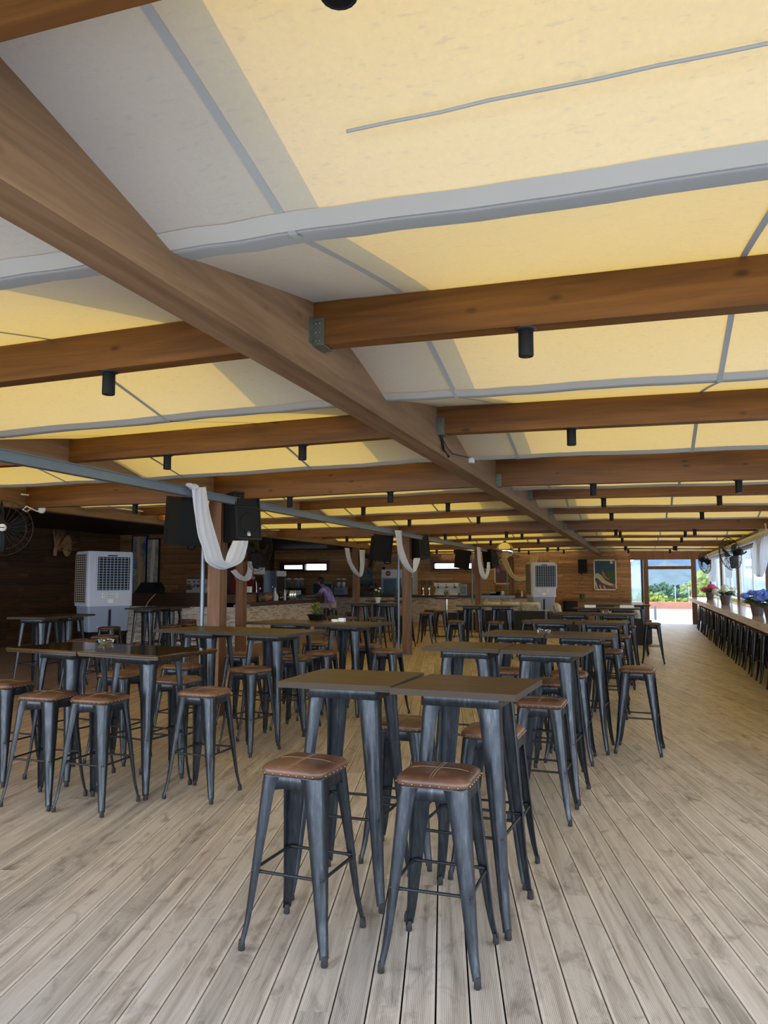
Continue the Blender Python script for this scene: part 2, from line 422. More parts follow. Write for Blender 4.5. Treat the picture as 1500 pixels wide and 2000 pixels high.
# ------------------------------------------------------------------ light
w = bpy.data.worlds.new('hazy_sky'); SC.world = w; w.use_nodes = True
nt = w.node_tree; bg = nt.nodes['Background']
tc = nt.nodes.new('ShaderNodeTexCoord'); sx = nt.nodes.new('ShaderNodeSeparateXYZ'); rp = nt.nodes.new('ShaderNodeValToRGB')
nt.links.new(tc.outputs['Generated'], sx.inputs[0]); nt.links.new(sx.outputs[2], rp.inputs[0]); nt.links.new(rp.outputs[0], bg.inputs[0])
rp.color_ramp.elements[0].color = (.90, .97, 1., 1); rp.color_ramp.elements[1].color = (.10, .16, .28, 1)
rp.color_ramp.elements[0].position = .05; rp.color_ramp.elements[1].position = .55
bg.inputs[1].default_value = 5.2
sl = bpy.data.lights.new('sun', 'SUN'); sl.energy = 2.1; sl.angle = .0093; sl.color = (1., .97, .92)
so = bpy.data.objects.new('sun', sl); COL.objects.link(so); so.rotation_euler = (.06, .03, 0); so.location = (0, 5, 12)
vs = SC.view_settings; vs.view_transform = 'Standard'; vs.look = 'None'; vs.exposure = 0.42; vs.gamma = 1.0
try: vs.use_curve_mapping = False
except Exception: pass
cy = SC.cycles
cy.max_bounces = 8; cy.diffuse_bounces = 4; cy.glossy_bounces = 3; cy.transmission_bounces = 3; cy.transparent_max_bounces = 12
cy.caustics_reflective = False; cy.caustics_refractive = False; cy.sample_clamp_indirect = 6.0
cy.use_denoising = True

# ------------------------------------------------------------------ floor
TH = .2463
bm = bmesh.new()
ct, st = math.cos(TH), math.sin(TH)
def l2w(a, b): return (a*ct-b*st, a*st+b*ct)
rr = random.Random(3)
k0 = int((-18)/.129); 
for k in range(k0, 90):
    a0 = .09+k*.129+.0038; a1 = a0+.1214
    b = -12+rr.uniform(-3, 0)
    while b < 38:
        L = rr.choice((2.4, 3.0, 3.6, 4.2)); b1 = b+L-.003
        vv = [bm.verts.new((*l2w(x, y), z)) for z in (-.025, 0) for (x, y) in ((a0, b), (a1, b), (a1, b1), (a0, b1))]
        for f in ((4,5,6,7), (0,1,5,4), (1,2,6,5), (2,3,7,6), (3,0,4,7)): bm.faces.new([vv[i] for i in f])
        b += L
for co, no in (((-15.6, 0, 0), (-1, 0, 0)), ((2.55, 0, 0), (1, 0, 0)), ((0, -1.6, 0), (0, -1, 0)), ((0, 31.3, 0), (0, 1, 0))):
    bmesh.ops.bisect_plane(bm, geom=bm.verts[:]+bm.edges[:]+bm.faces[:], plane_co=co, plane_no=no, clear_outer=True)
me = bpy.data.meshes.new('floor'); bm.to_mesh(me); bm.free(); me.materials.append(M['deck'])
fo = bpy.data.objects.new('floor', me); COL.objects.link(fo); struct(fo)
struct(MB().box((-15.6, -1.6, -.14), (2.55, 31.3, -.04)).build('floor_base', M['rubber']))

# ------------------------------------------------------------------ walls
def wall(name, mat, boxes):
    m = MB()
    for a, b in boxes: m.box(a, b)
    return struct(m.build(name, mat))
BY = 31.2
wall('wall_back', M['pine'], [((-15.6, BY, 0), (-.42, BY+.15, 2.02)), ((-15.6, BY, 2.42), (-.42, BY+.15, 3.1)),
     ((-15.6, BY, 2.02), (-15.3, BY+.15, 2.42)), ((-13.0, BY, 2.02), (-8.28, BY+.15, 2.42)), ((-6.57, BY, 2.02), (-.42, BY+.15, 2.42))])
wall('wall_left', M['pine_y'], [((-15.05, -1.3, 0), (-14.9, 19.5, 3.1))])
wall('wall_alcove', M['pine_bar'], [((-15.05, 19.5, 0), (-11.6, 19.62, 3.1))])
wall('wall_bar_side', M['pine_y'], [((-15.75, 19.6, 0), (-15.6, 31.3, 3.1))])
wall('ceiling', M['dark_ceiling'], [((-15.6, 1.05, 2.98), (-8.06, 31.3, 3.06))])
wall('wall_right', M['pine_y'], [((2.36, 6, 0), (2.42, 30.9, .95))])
# small high windows over the bar
def window(idx, x0, x1, z0, z1, split, dark_left):
    fr = MB(); t = .07
    for a, b in (((x0, z0), (x1, z0+t)), ((x0, z1-t), (x1, z1)), ((x0, z0), (x0+t, z1)), ((x1-t, z0), (x1, z1)), ((split-t/2, z0), (split+t/2, z1))):
        fr.box((a[0], BY-.04, a[1]), (b[0], BY+.16, b[1]))
    o = struct(fr.build('window_%d' % idx, M['dark_wood'])); 
    ca = MB()
    for a, b in (((x0-.1, z1), (x1+.1, z1+.09)), ((x0-.1, z0-.09), (x1+.1, z0)), ((x0-.1, z0), (x0, z1)), ((x1, z0), (x1+.1, z1))):
        ca.box((a[0], BY-.05, a[1]), (b[0], BY-.005, b[1]))
    ca.build('window_casing', M['frame_wood'], o)
    MB().box((x0+t, BY+.06, z0+t), (split-t/2, BY+.066, z1-t)).build('pane', M['glass'], o)
    MB().box((split+t/2, BY+.06, z0+t), (x1-t, BY+.066, z1-t)).build('pane', M['glass'], o)
    if dark_left:
        s = MB(); a = .12
        for p, q in (((x0+t, z0+t), (split-.03, z0+a)), ((x0+t, z1-a), (split-.03, z1-t)), ((x0+t, z0), (x0+t+a, z1)), ((split-.03-a*.6, z0), (split-.03, z1))):
            s.box((p[0], BY-.01, p[1]), (q[0], BY+.05, q[1]))
        s.build('sliding_sash', M['black_plastic'], o)
window(1, -15.3, -13.0, 2.02, 2.42, -14.12, True)
window(2, -8.28, -6.57, 2.06, 2.40, -6.95, False)
wall('trim_1', M['pine'], [((-8.28, BY, 2.02), (-6.57, BY+.15, 2.06)), ((-8.28, BY, 2.40), (-6.57, BY+.15, 2.42))])

# open glazed end of the hall: door opening, transom, side lights
dm = MB()
for a, b in (((.03, 0), (.21, 2.42)), ((1.73, 0), (1.91, 2.42)), ((.21, 2.05), (1.73, 2.17))):
    dm.box((a[0], BY-.06, a[1]), (b[0], BY+.12, b[1]))
door = struct(dm.build('door_1', M['frame_wood']))
MB().box((.21, BY+.02, 2.17), (1.73, BY+.03, 2.42)).build('transom_pane', M['glass'], door)
MB().box((-.06, BY-.02, 0), (.02, BY+.06, 2.42)).build('side_mullion', M['dark_wood'], door)
o = struct(MB().box((-.42, BY-.06, 2.42), (2.55, BY+.12, 3.0)).build('trim_2', M['frame_wood']))
w3 = struct(MB().box((-.42, BY-.03, .55), (-.06, BY+.08, .66)).build('window_3', M['frame_wood']))
MB().box((-.42, BY+.02, .66), (-.06, BY+.03, 2.42)).build('pane', M['vinyl'], w3)
wall('trim_3', M['pine'], [((-.42, BY, 0), (-.06, BY+.1, .55))])
w4 = struct(MB().box((1.91, BY-.05, .92), (2.5, BY+.1, 1.03)).build('window_4', M['frame_wood']))
MB().box((1.91, BY+.02, 1.03), (2.36, BY+.03, 2.42)).build('pane', M['glass'], w4)
MB().box((1.91, BY+.02, .1), (2.36, BY+.03, .92)).build('lower_pane', M['vinyl'], w4)

# right hand window wall
PY = [3.2, 7.9, 12.4, 17.1, 22.2, 26.7, 30.95]
for i, y in enumerate(PY):
    o = MB().box((2.34, y-.1, 0 if y < 6 else .0), (2.52, y+.1, 2.62)).build('window_post', M['frame_wood'])
    tag(o, ['brown window post nearest the camera side of the right wall', 'brown window post second along the right wall', 'brown window post third along the right wall, just past the frame edge',
            'brown window post at the right frame edge beside the blue flowers', 'brown window post between the white flowers and the blue flowers', 'brown window post beside the pink flowers',
            'brown corner post where the window wall meets the end wall'][i], 'post', 'window posts on the right wall')
for i in range(6):
    y0, y1 = PY[i]+.1, PY[i+1]-.1
    f = MB()
    f.box((2.38, y0, 1.04), (2.48, y1, 1.12)); f.box((2.38, y0, 2.36), (2.48, y1, 2.44))
    f.box((2.39, y0, 1.12), (2.47, y0+.07, 2.36)); f.box((2.39, y1-.07, 1.12), (2.47, y1, 2.36)); f.box((2.40, (y0+y1)/2-.03, 1.12), (2.46, (y0+y1)/2+.03, 2.36))
    o = struct(f.build('window_%d' % (5+i), M['white_paint']))
    MB().box((2.425, y0+.07, 1.12), (2.431, y1-.07, 2.36)).build('pane', M['vinyl'], o)
tag(MB().box((2.34, 1.05, 2.44), (2.56, BY, 2.685)).build('wall_plate_beam', M['dark_wood']), 'dark timber beam running over the right hand windows', 'beam')
o = MB().tube([(2.26, 13.2, 2.50), (2.26, 30.6, 2.50)], .075, 14).build('rolled_blind', M['white_paint'])
tag(o, 'long white rolled up blind under the beam above the right windows', 'blind')

# window counter
o = MB().box((1.57, 8.3, .955), (2.33, 30.4, 1.02)).build('window_counter', M['counter'])
tag(o, 'long pale varnished wooden counter under the right hand windows', 'counter')
MB().box((1.56, 8.3, .905), (1.60, 30.4, 1.018)).build('front_edge', M['counter_edge'], o)
for y in (9.5, 12.15, 15.15, 18.9, 22.35, 26.1, 29.4): MB().prism([(2.35, .95), (1.75, .95), (2.35, .45)], y-.03, y+.03, Matrix(((1,0,0,0),(0,0,1,0),(0,1,0,0),(0,0,0,1)))).build('bracket', M['frame_wood'], o)
MB().box((1.9, 30.3, .93), (2.34, 30.42, 1.03)).build('end_bracket', M['frame_wood'], o)

# ------------------------------------------------------------------ roof timbers
RB = MB().box((-1.65, 1.05, 2.6), (-1.49, BY, 2.98)).build('ridge_beam', M['ridge'])
tag(RB, 'long grey brown glulam beam running down the middle of the roof', 'beam')
o = MB().box((-5.16, 1.05, 2.64), (-5.0, BY, 2.96)).build('purlin_beam', M['ridge'])
tag(o, 'grey brown timber beam resting on the row of posts left of centre', 'beam')
o = MB().box((-8.06, 1.05, 2.58), (-7.9, BY, 2.94)).build('purlin_beam', M['ridge'])
tag(o, 'dark timber beam in front of the bar with a white pipe along it', 'beam')
pp = MB().tube([(-7.86, 8.2+i*.9, 2.76+.012*math.sin(i*2.1)) for i in range(12)], .013, 6).build('cable_pipe', M['white'])
tag(pp, 'thin white cable pipe clipped along the dark beam before the bar', 'pipe')
o = MB().box((-4.70, 1.5, 2.52), (-4.62, BY-.4, 2.6)).build('steel_rail', M['steel'])
tag(o, 'long pale blue grey steel rail running past the speakers', 'rail')
MB().box((-4.72, 1.5, 2.6), (-4.60, BY-.4, 2.607)).build('top_lip', M['steel'], o)

RY = [1.16, 3.42, 5.82, 8.37, 10.9, 13.4, 16.0, 18.6, 21.2, 23.8, 26.4, 29.0, 31.1]
ORD = ["overhead", 'first', 'second', 'third', 'fourth', 'fifth', 'sixth', 'seventh', 'eighth', 'ninth', 'tenth', 'eleventh', 'last']
BIG = {8.37, 16.0, 23.8}
SL = .014
spans = [('right of the ridge beam', -1.49, 2.40, -1, 'right'), ('left of the ridge beam', -1.65, -5.0, 1, 'left'), ('before the bar', -5.16, -7.9, 1, 'far left')]
def zoff(si, x):
    if si == 0: return -SL*(x+1.49)
    if si == 1: return SL*(x+1.65)
    return SL*(-5.16+1.65)+.0*(x+5.16)
for i, y in enumerate(RY[:-1]):
    big = y in BIG
    for si, (txt, xa, xb, sg, sh) in enumerate(spans):
        L = abs(xb-xa); s = 1 if xb > xa else -1
        zb = 2.64 if big else 2.748
        m = MB(); x0, x1 = (0, L) if s > 0 else (-L, 0)
        za = 0.; ze = zoff(si, xb)-zoff(si, xa)
        d = (za, ze) if s > 0 else (ze, za)
        m.add([(x0, -.05, zb+d[0]), (x1, -.05, zb+d[1]), (x1, .05, zb+d[1]), (x0, .05, zb+d[0]), (x0, -.05, 2.955+d[0]), (x1, -.05, 2.955+d[1]), (x1, .05, 2.955+d[1]), (x0, .05, 2.955+d[0])],
              [(0,3,2,1),(4,5,6,7),(0,1,5,4),(1,2,6,5),(2,3,7,6),(3,0,4,7)])
        o = m.build('roof_rafter', M['rafter'], loc=(xa, y, zoff(si, xa)))
        lab = {0: 'brown stained rafter overhead at the top left, %s' % txt}.get(i, '%s brown stained rafter beyond the overhead one, %s' % (ORD[i], txt))
        tag(o, lab, 'rafter', 'roof rafters %s' % txt)
        if si < 2:
            h = MB(); hx = .0 if s > 0 else 0.
            zz = zb-.004
            h.box((0 if s > 0 else -.06, -.058, zz), (.06 if s > 0 else 0, -.05, zz+.13)); h.box((0 if s > 0 else -.06, .05, zz), (.06 if s > 0 else 0, .058, zz+.13)); h.box((0 if s > 0 else -.06, -.058, zz-.006), (.06 if s > 0 else 0, .058, zz))
            h.box((0 if s > 0 else -.006, -.10, zz), (.006 if s > 0 else 0, -.058, zz+.13)); h.box((0 if s > 0 else -.006, .058, zz), (.006 if s > 0 else 0, .10, zz+.13))
            for bz in (.02, .06, .105):
                for by in (.035, .015): h.lathe([(.007, 0), (.006, .004), (.001, .006)], 8, mtx=Matrix.Translation((s*by+.0, -.058, zz+bz)) @ Matrix.Rotation(PI/2, 4, 'X'))
            h.build('joist_hanger', M['galv'], o)

# canvas roof panels, folded in a valley between each pair of rafters
def canvas(i, si):
    txt, xa, xb, sg, sh = spans[si]
    y0, y1 = RY[i]-.0, RY[i+1]
    ym = y0+.455*(y1-y0)
    nx, ny = 30, 22
    def z(x, y):
        t = (y-y0)/(ym-y0) if y <= ym else (y1-y)/(y1-ym)
        t = max(0, min(1, t)); zz = 2.968-(2.968-2.722)*(t**1.06)
        d = abs(x-xa)
        wv = .010*math.exp(-d*1.2)*math.sin(d*17+i)*math.sin(PI*t*.9) + .004*math.sin(x*5.1+i*2.2+si)*t
        return zz+zoff(si, x)+wv
    ys = sorted(set([y0+(y1-y0)*j/ny for j in range(ny+1)]+[ym]))
    xs = [xa+(xb-xa)*k/nx for k in range(nx+1)]
    m = MB(); vs = [(x, y, z(x, y)) for y in ys for x in xs]; n = nx+1
    m.add(vs, [(r*n+c, r*n+c+1, (r+1)*n+c+1, (r+1)*n+c) for r in range(len(ys)-1) for c in range(nx)], True)
    o = m.build('canvas_panel', M['canvas'])
    
    where = 'past the overhead rafter' if i == 0 else 'between %s and %s rafters' % (ORD[i], ORD[i+1])
    tag(o, 'cream canvas panel %s, %s' % (where, txt), 'canvas roof', 'canvas roof panels')
    def strip(ya, yb, name, mat, dz):
        q = MB(); yy = [ya, (ya+yb)/2, yb]
        q.add([(x, y, z(x, y)-dz) for y in yy for x in xs], [(r*n+c, r*n+c+1, (r+1)*n+c+1, (r+1)*n+c) for r in range(2) for c in range(nx)], True)
        return q.build(name, mat, o)
    strip(ym-.02, ym+.115, 'fold_pocket', M['pocket'], .004)
    strip(ym-.10, ym-.02, 'fold_hem', M['hem'], .004)
    for xsn in ((-1.04, .43, 1.9), (-3.08, -4.55), (-6.0, -7.4))[si]:
        q = MB(); q.add([(xsn+dx, y, z(xsn, y)-.005) for y in ys for dx in (-.014, .014)], [(2*r, 2*r+1, 2*r+3, 2*r+2) for r in range(len(ys)-1)], True)
        q.build('seam', M['pocket'], o)
    if i == 0 and si < 2:
        xsr = [xa+s_*(xb-xa) for s_ in [k/30 for k in range(6, 31)]]
        yc = 1.86 if i == 0 else 4.05
        MB().tube([(x, yc-.10*abs(x-xa)/1.9 + .01*math.sin(x*4), z(x, yc)-.008) for x in xsr], .0045, 6).build('tension_cord', M['pocket'], o)
for i in range(len(RY)-1):
    for si in range(3): canvas(i, si)
o = MB().box((-2.34, 1.05, 3.04), (-.90, BY, 3.08)).build('ridge_shade_board', M['pocket']); tag(o, 'opaque grey board added above the ridge beam to shade the canvas', 'added shade board')  # unseen board added above the canvas to shade the strips beside the ridge
o = MB().box((-5.3, 1.05, 2.985), (-4.95, BY, 3.02)).build('valley_shade_strip', M['pocket']); tag(o, 'opaque grey strip added over the post beam to shade the canvas', 'added shade board')  # unseen strip added to shade the canvas along the post beam

wall('trim_4', M['dark_wood'], [((2.44, 1.05, 2.69), (2.47, BY, 2.95))])
# round downlights hanging under the rafters
LX = [(-.47, 'right side near the ridge'), (.96, 'right side towards the windows'), (-2.69, 'left side near the ridge'), (-3.98, 'left side towards the posts'), (-6.2, 'before the bar')]
proto = None
def spot_proto(loc, lab):
    t = thing('spotlight', lab, 'spotlight', loc, 0, 'cylinder spotlights under the rafters')
    MB().lathe([(.032, 0), (.034, .004), (.034, .115), (.032, .12)], 16).build('housing', M['black_plastic'], t)
    MB().lathe([(.036, .118), (.05, .122), (.05, .128)], 16).build('ceiling_rose', M['metal_dk'], t)
    MB().lathe([(.026, -.002), (.028, .003)], 14).build('lens', M['glassware'], t)
    return freeze(t)
for i in range(0, len(RY)-1):
    for k, (lx, lt) in enumerate(LX):
        if k == 4 and i < 3: continue
        if i == 0 and k != 0: continue
        if i == 1 and k in (1, 3): continue
        y = RY[i]; si = 0 if k < 2 else (1 if k < 4 else 2)
        zb = (2.64 if y in BIG else 2.748)+zoff(si, lx)-.127
        lab = ('black cylinder spotlight under the overhead rafter, %s' % lt) if i == 0 else 'black cylinder spotlight, %s rafter past the overhead one, %s' % (ORD[i], lt)
        loc = (lx+.03*math.sin(i*3.1+k), y, zb)
        if proto is None: proto = spot_proto(loc, lab)
        else: dup(proto, loc, 0, lab)
# ------------------------------------------------------------------ sheet metal stools and tables
def leg_mesh(sx, sy, ht, h0, h1, w0, w1, groove, t=.0028, kick=.008):
    m = MB(); outer = []; inner = []
    N = 18
    for i in range(N+1):
        s = i/N; z = ht*(1-s)+.03*s
        q = 1-s
        h = h1+(h0-h1)*q + kick*max(0, (s-.8)/.2)**2
        wd = w1+(w0-w1)*(q**1.05)
        if q > .92: wd *= 1+.12*((q-.92)/.08)**2
        r = wd*(.62-.12*q); ring = []; ins = []
        prof = [(-wd, 0)]+[(-r+r*math.sin(a), -r+r*math.cos(a)) for a in [PI/2*j/6 for j in range(7)]]+[(0, -wd)]
        for j, (a, b) in enumerate(prof):
            d = 0.
            if groove[0] < z < groove[1] and 3 <= j <= 5: d = .004*min(1., (z-groove[0])/.012, (groove[1]-z)/.012)
            a -= d; b -= d
            ring.append((sx*(h+a), sy*(h+b), z)); 
            k = t
            ins.append((sx*(h+a-k*(1. if j > 0 else 0)), sy*(h+b-k*(1. if j < len(prof)-1 else 0)), z))
        outer.append(ring); inner.append(ins[::-1])
    rings = [o+i for o, i in zip(outer, inner)]
    if sx*sy < 0: rings = [r[::-1] for r in rings]
    m.loft(rings, True, True, True, True)
    return m
def foot_mesh(sx, sy, h, r=.016):
    m = MB(); c = h-.012
    m.lathe([(r*.8, 0), (r, .004), (r*.95, .03), (r*.72, .045)], 12, (sx*c, sy*c, 0)); return m
def skirt_mesh(h0, h1, z0, z1, rad, t=.003, top=True, arch=.018):
    m = MB(); n = 6
    a = rrect(h1, h1, rad, n); b = rrect(h0, h0, rad*.9, n)
    ai = rrect(h1-t, h1-t, rad, n)
    def low(x, y, h):
        u = min(abs(x), abs(y))/h
        return arch*(1-u**3)
    r0 = [(x, y, z0+low(x, y, h1)) for x, y in a]; r1 = [(x, y, z1-.004) for x, y in b]
    r2 = [(x*.985, y*.985, z1) for x, y in b]; ri = [(x, y, z0+low(x, y, h1)) for x, y in ai]
    rin = [(x*.97, y*.97, z1-.006) for x, y in b]
    m.loft([rin, ri, r0, r1, r2], True, True)
    m.add(r2, [tuple(range(len(r2)))]); m.add(rin, [tuple(range(len(rin)))[::-1]])
    return m
def make_stool(loc, rz, label, group, studs=True):
    t = thing('bar_stool', label, 'bar stool', loc, rz, group)
    H0, H1 = .150, .205
    skirt_mesh(H0-.0005, H0+.0030, .684, .740, .046, arch=.004).build('seat_frame', M['metal'], t)
    for sx, sy in ((-1, -1), (1, -1), (1, 1), (-1, 1)):
        l = leg_mesh(sx, sy, .735, H0+.001, H1, .086, .029, (.125, .32)).build('leg', M['metal'], t)
        foot_mesh(sx, sy, H1+.008, .015).build('foot_cap', M['rubber'], l)
    hz = H1+(H0-H1)*(.33-.03)/.705
    for a, b in (((-1, -1), (1, -1)), ((1, -1), (1, 1)), ((1, 1), (-1, 1)), ((-1, 1), (-1, -1))):
        p = Vector((a[0]*(hz-.012), a[1]*(hz-.012), .33)); q = Vector((b[0]*(hz-.012), b[1]*(hz-.012), .33))
        ins = .011
        d = (q-p).normalized(); off = Vector((-(a[0]+b[0])/2, -(a[1]+b[1])/2, 0))*0
        m = MB().tube([p+off, p+d*.035+off, p+d*.05+off, q-d*.05+off, q-d*.035+off, q+off], [.0095, .0095, .0072, .0072, .0095, .0095], 8)
        m.build('footrest_rung', M['metal_dk'], t)
    c = MB(); h = .137
    c.tube([(-h, -h, .67), (h, h, .67)], .0055, 6); c.build('cross_brace', M['metal_dk'], t)
    c = MB(); c.tube([(-h, h, .668), (h, -h, .668)], .0055, 6); c.build('cross_brace', M['metal_dk'], t)
    m = MB(); rings = []
    for hx, z in ((.150, .741), (.1585, .744), (.161, .756), (.159, .768), (.150, .778), (.135, .784), (.10, .788), (.05, .790), (.012, .7905)):
        rings.append([(x, y, z) for x, y in rrect(hx, hx, min(.062, hx*.45), 6)])
    m.loft(rings, True, True, True, True)
    cu = m.build('seat_cushion', M['leather'], t)
    s = MB()
    def top(x): 
        return .7925 if abs(x) < .06 else .7925-.012*((abs(x)-.06)/.085)**2
    for o in (-.006, .006): s.tube([(o, -.145+.29*k/12, top(-.145+.29*k/12)) for k in range(13)], .0011, 4)
    s.tube([(-.145+.29*k/12, .0, top(-.145+.29*k/12)) for k in range(13)], .0009, 4)
    s.build('stitching', M['thread'], cu)
    if studs:
        sm = None
        for k in range(4):
            for j in range(7):
                u = -.118+.236*j/6
                c_ = [(u, -.1605), (.1605, u), (-u, .1605), (-.1605, -u)][k]
                if sm is None: sm = MB().ball((0, 0, 0), .0046, 8, 5).build('stud', M['brass'], cu); so_ = sm
                else: so_ = sm.copy(); COL.objects.link(so_); so_.parent = cu
                so_.location = (c_[0], c_[1], .7515)
    return freeze(t)

def make_table(loc, rz, label, group, w=.61, d=.61, h=1.09, mat='table', gloss=False, base=.245):
    t = thing('bar_table', label, 'bar table', loc, rz, group)
    hx, hy = w/2, d/2
    m = MB()
    if gloss:
        rings = [[(x, y, z) for x, y in rrect(hx-e, hy-e, .02, 3)] for e, z in ((.02, h-.034), (.006, h-.034), (.006, h-.024), (.0, h-.02), (.0, h-.008), (.006, h-.002), (.014, h))]
        m.loft(rings, True, False, True, True)
    else:
        m.box((-hx, -hy, h-.030), (hx, hy, h))
    tp = m.build('tabletop', M['table_gloss' if gloss else mat], t)
    if not gloss:
        e = MB()
        for q0, q1 in (((hx, -hy), (hx+.0012, hy)), ((-hx-.0012, -hy), (-hx, hy)), ((-hx, -hy-.0012), (hx, -hy)), ((-hx, hy), (hx, hy+.0012))): e.box((q0[0], q0[1], h-.0295), (q1[0], q1[1], h-.0005))
        e.build('edge_band', M['tabedge'], tp)
    A = .195; z0 = h-.031
    skirt_mesh(A, A+.004, z0-.06, z0, .045, .003, True, .006).build('apron', M['metal'], t)
    for sx, sy in ((-1, -1), (1, -1), (1, 1), (-1, 1)):
        l = leg_mesh(sx, sy, z0-.05, A-.004, base, .092, .033, (.16, .42)).build('leg', M['metal'], t)
        foot_mesh(sx, sy, base+.008, .017).build('foot_cap', M['rubber'], l)
    hz = base+(A-.004-base)*(.42-.03)/(z0-.08)
    for a, b in (((-1, -1), (1, -1)), ((1, -1), (1, 1)), ((1, 1), (-1, 1)), ((-1, 1), (-1, -1))):
        k = hz-.014
        MB().tube([(a[0]*k, a[1]*k, .42), (b[0]*k, b[1]*k, .42)], .0075, 8).build('cross_rung', M['metal_dk'], t)
    return freeze(t)

TABS = [  # x, y, rz, label
 (-1.485, 3.93, .0, 'square brown bar table, left half of the front table pair'),
 (-.84, 3.86, -.07, 'square brown bar table, right half of the front table pair'),
 (-1.33, 6.16, -.05, 'square brown bar table, left half of the second pair in the right row'),
 (-.70, 6.09, -.08, 'square brown bar table, right half of the second pair in the right row'),
 (-1.20, 7.86, -.05, 'square brown bar table, left half of the third pair in the right row'),
 (-.575, 7.82, -.06, 'square brown bar table, right half of the third pair in the right row'),
 (-1.13, 10.35, -.07, 'square brown bar table, left half of the fourth pair in the right row'),
 (-.50, 10.28, -.07, 'square brown bar table, right half of the fourth pair in the right row'),
 (-1.06, 12.95, -.05, 'square brown bar table, left half of the fifth pair in the right row'),
 (-.43, 12.9, -.05, 'square brown bar table, right half of the fifth pair in the right row'),
 (-1.0, 15.75, -.04, 'square brown bar table, left half of the sixth pair in the right row'),
 (-.37, 15.72, -.04, 'square brown bar table, right half of the sixth pair in the right row'),
 (-.80, 17.9, -.04, 'square brown bar table, left half of the farthest pair in the right row'),
 (-.17, 17.85, -.04, 'square brown bar table, right half of the farthest pair in the right row'),
 (-8.35, 9.15, .12, 'brown bar table at the far left edge before the white cooler, nearer one'),
 (-8.42, 9.78, .12, 'brown bar table at the far left before the white cooler, farther one'),
 (-9.1, 12.8, .08, 'brown bar table right of the left cooler, nearer one'),
 (-9.05, 13.43, .08, 'brown bar table right of the left cooler, farther one'),
 (-6.35, 17.3, .06, 'brown bar table by the middle post, left half of the nearer pair'),
 (-5.72, 17.35, .06, 'brown bar table by the middle post, right half of the nearer pair'),
 (-6.75, 19.8, .05, 'brown bar table by the middle post, left half of the farther pair'),
 (-6.12, 19.85, .05, 'brown bar table by the middle post, right half of the farther pair'),
 (-3.45, 16.4, -.05, 'brown bar table before the dark sofa, left half of the pair'),
 (-2.82, 16.36, -.05, 'brown bar table before the dark sofa, right half of the pair')]
t0 = None
for x, y, rz, lab in TABS:
    if t0 is None: t0 = make_table((x, y, 0), rz, lab, 'square bar tables')
    else: dup(t0, (x, y, 0), rz, lab)
g0 = make_table((-4.525, 5.368, 0), -.15, 'glossy dark varnished bar table at the left edge, left half of the pair', 'glossy bar tables', .82, .70, 1.06, gloss=True)
dup(g0, (-3.71, 5.245, 0), -.15, 'glossy dark varnished bar table at the left, right half beside the glass ashtray')
b0 = make_table((-4.47, 7.38, 0), -.12, 'wide brown bar table in front of the near post, left half', 'wide bar tables', .84, .76, 1.09)
dup(b0, (-3.63, 7.24, 0), -.12, 'wide brown bar table in front of the near post, right half')
dup(b0, (-4.28, 9.05, 0), -.10, 'wide brown bar table carrying the black bowl plant, left half')
dup(b0, (-3.44, 8.94, 0), -.10, 'wide brown bar table carrying the small white dishes, right half')

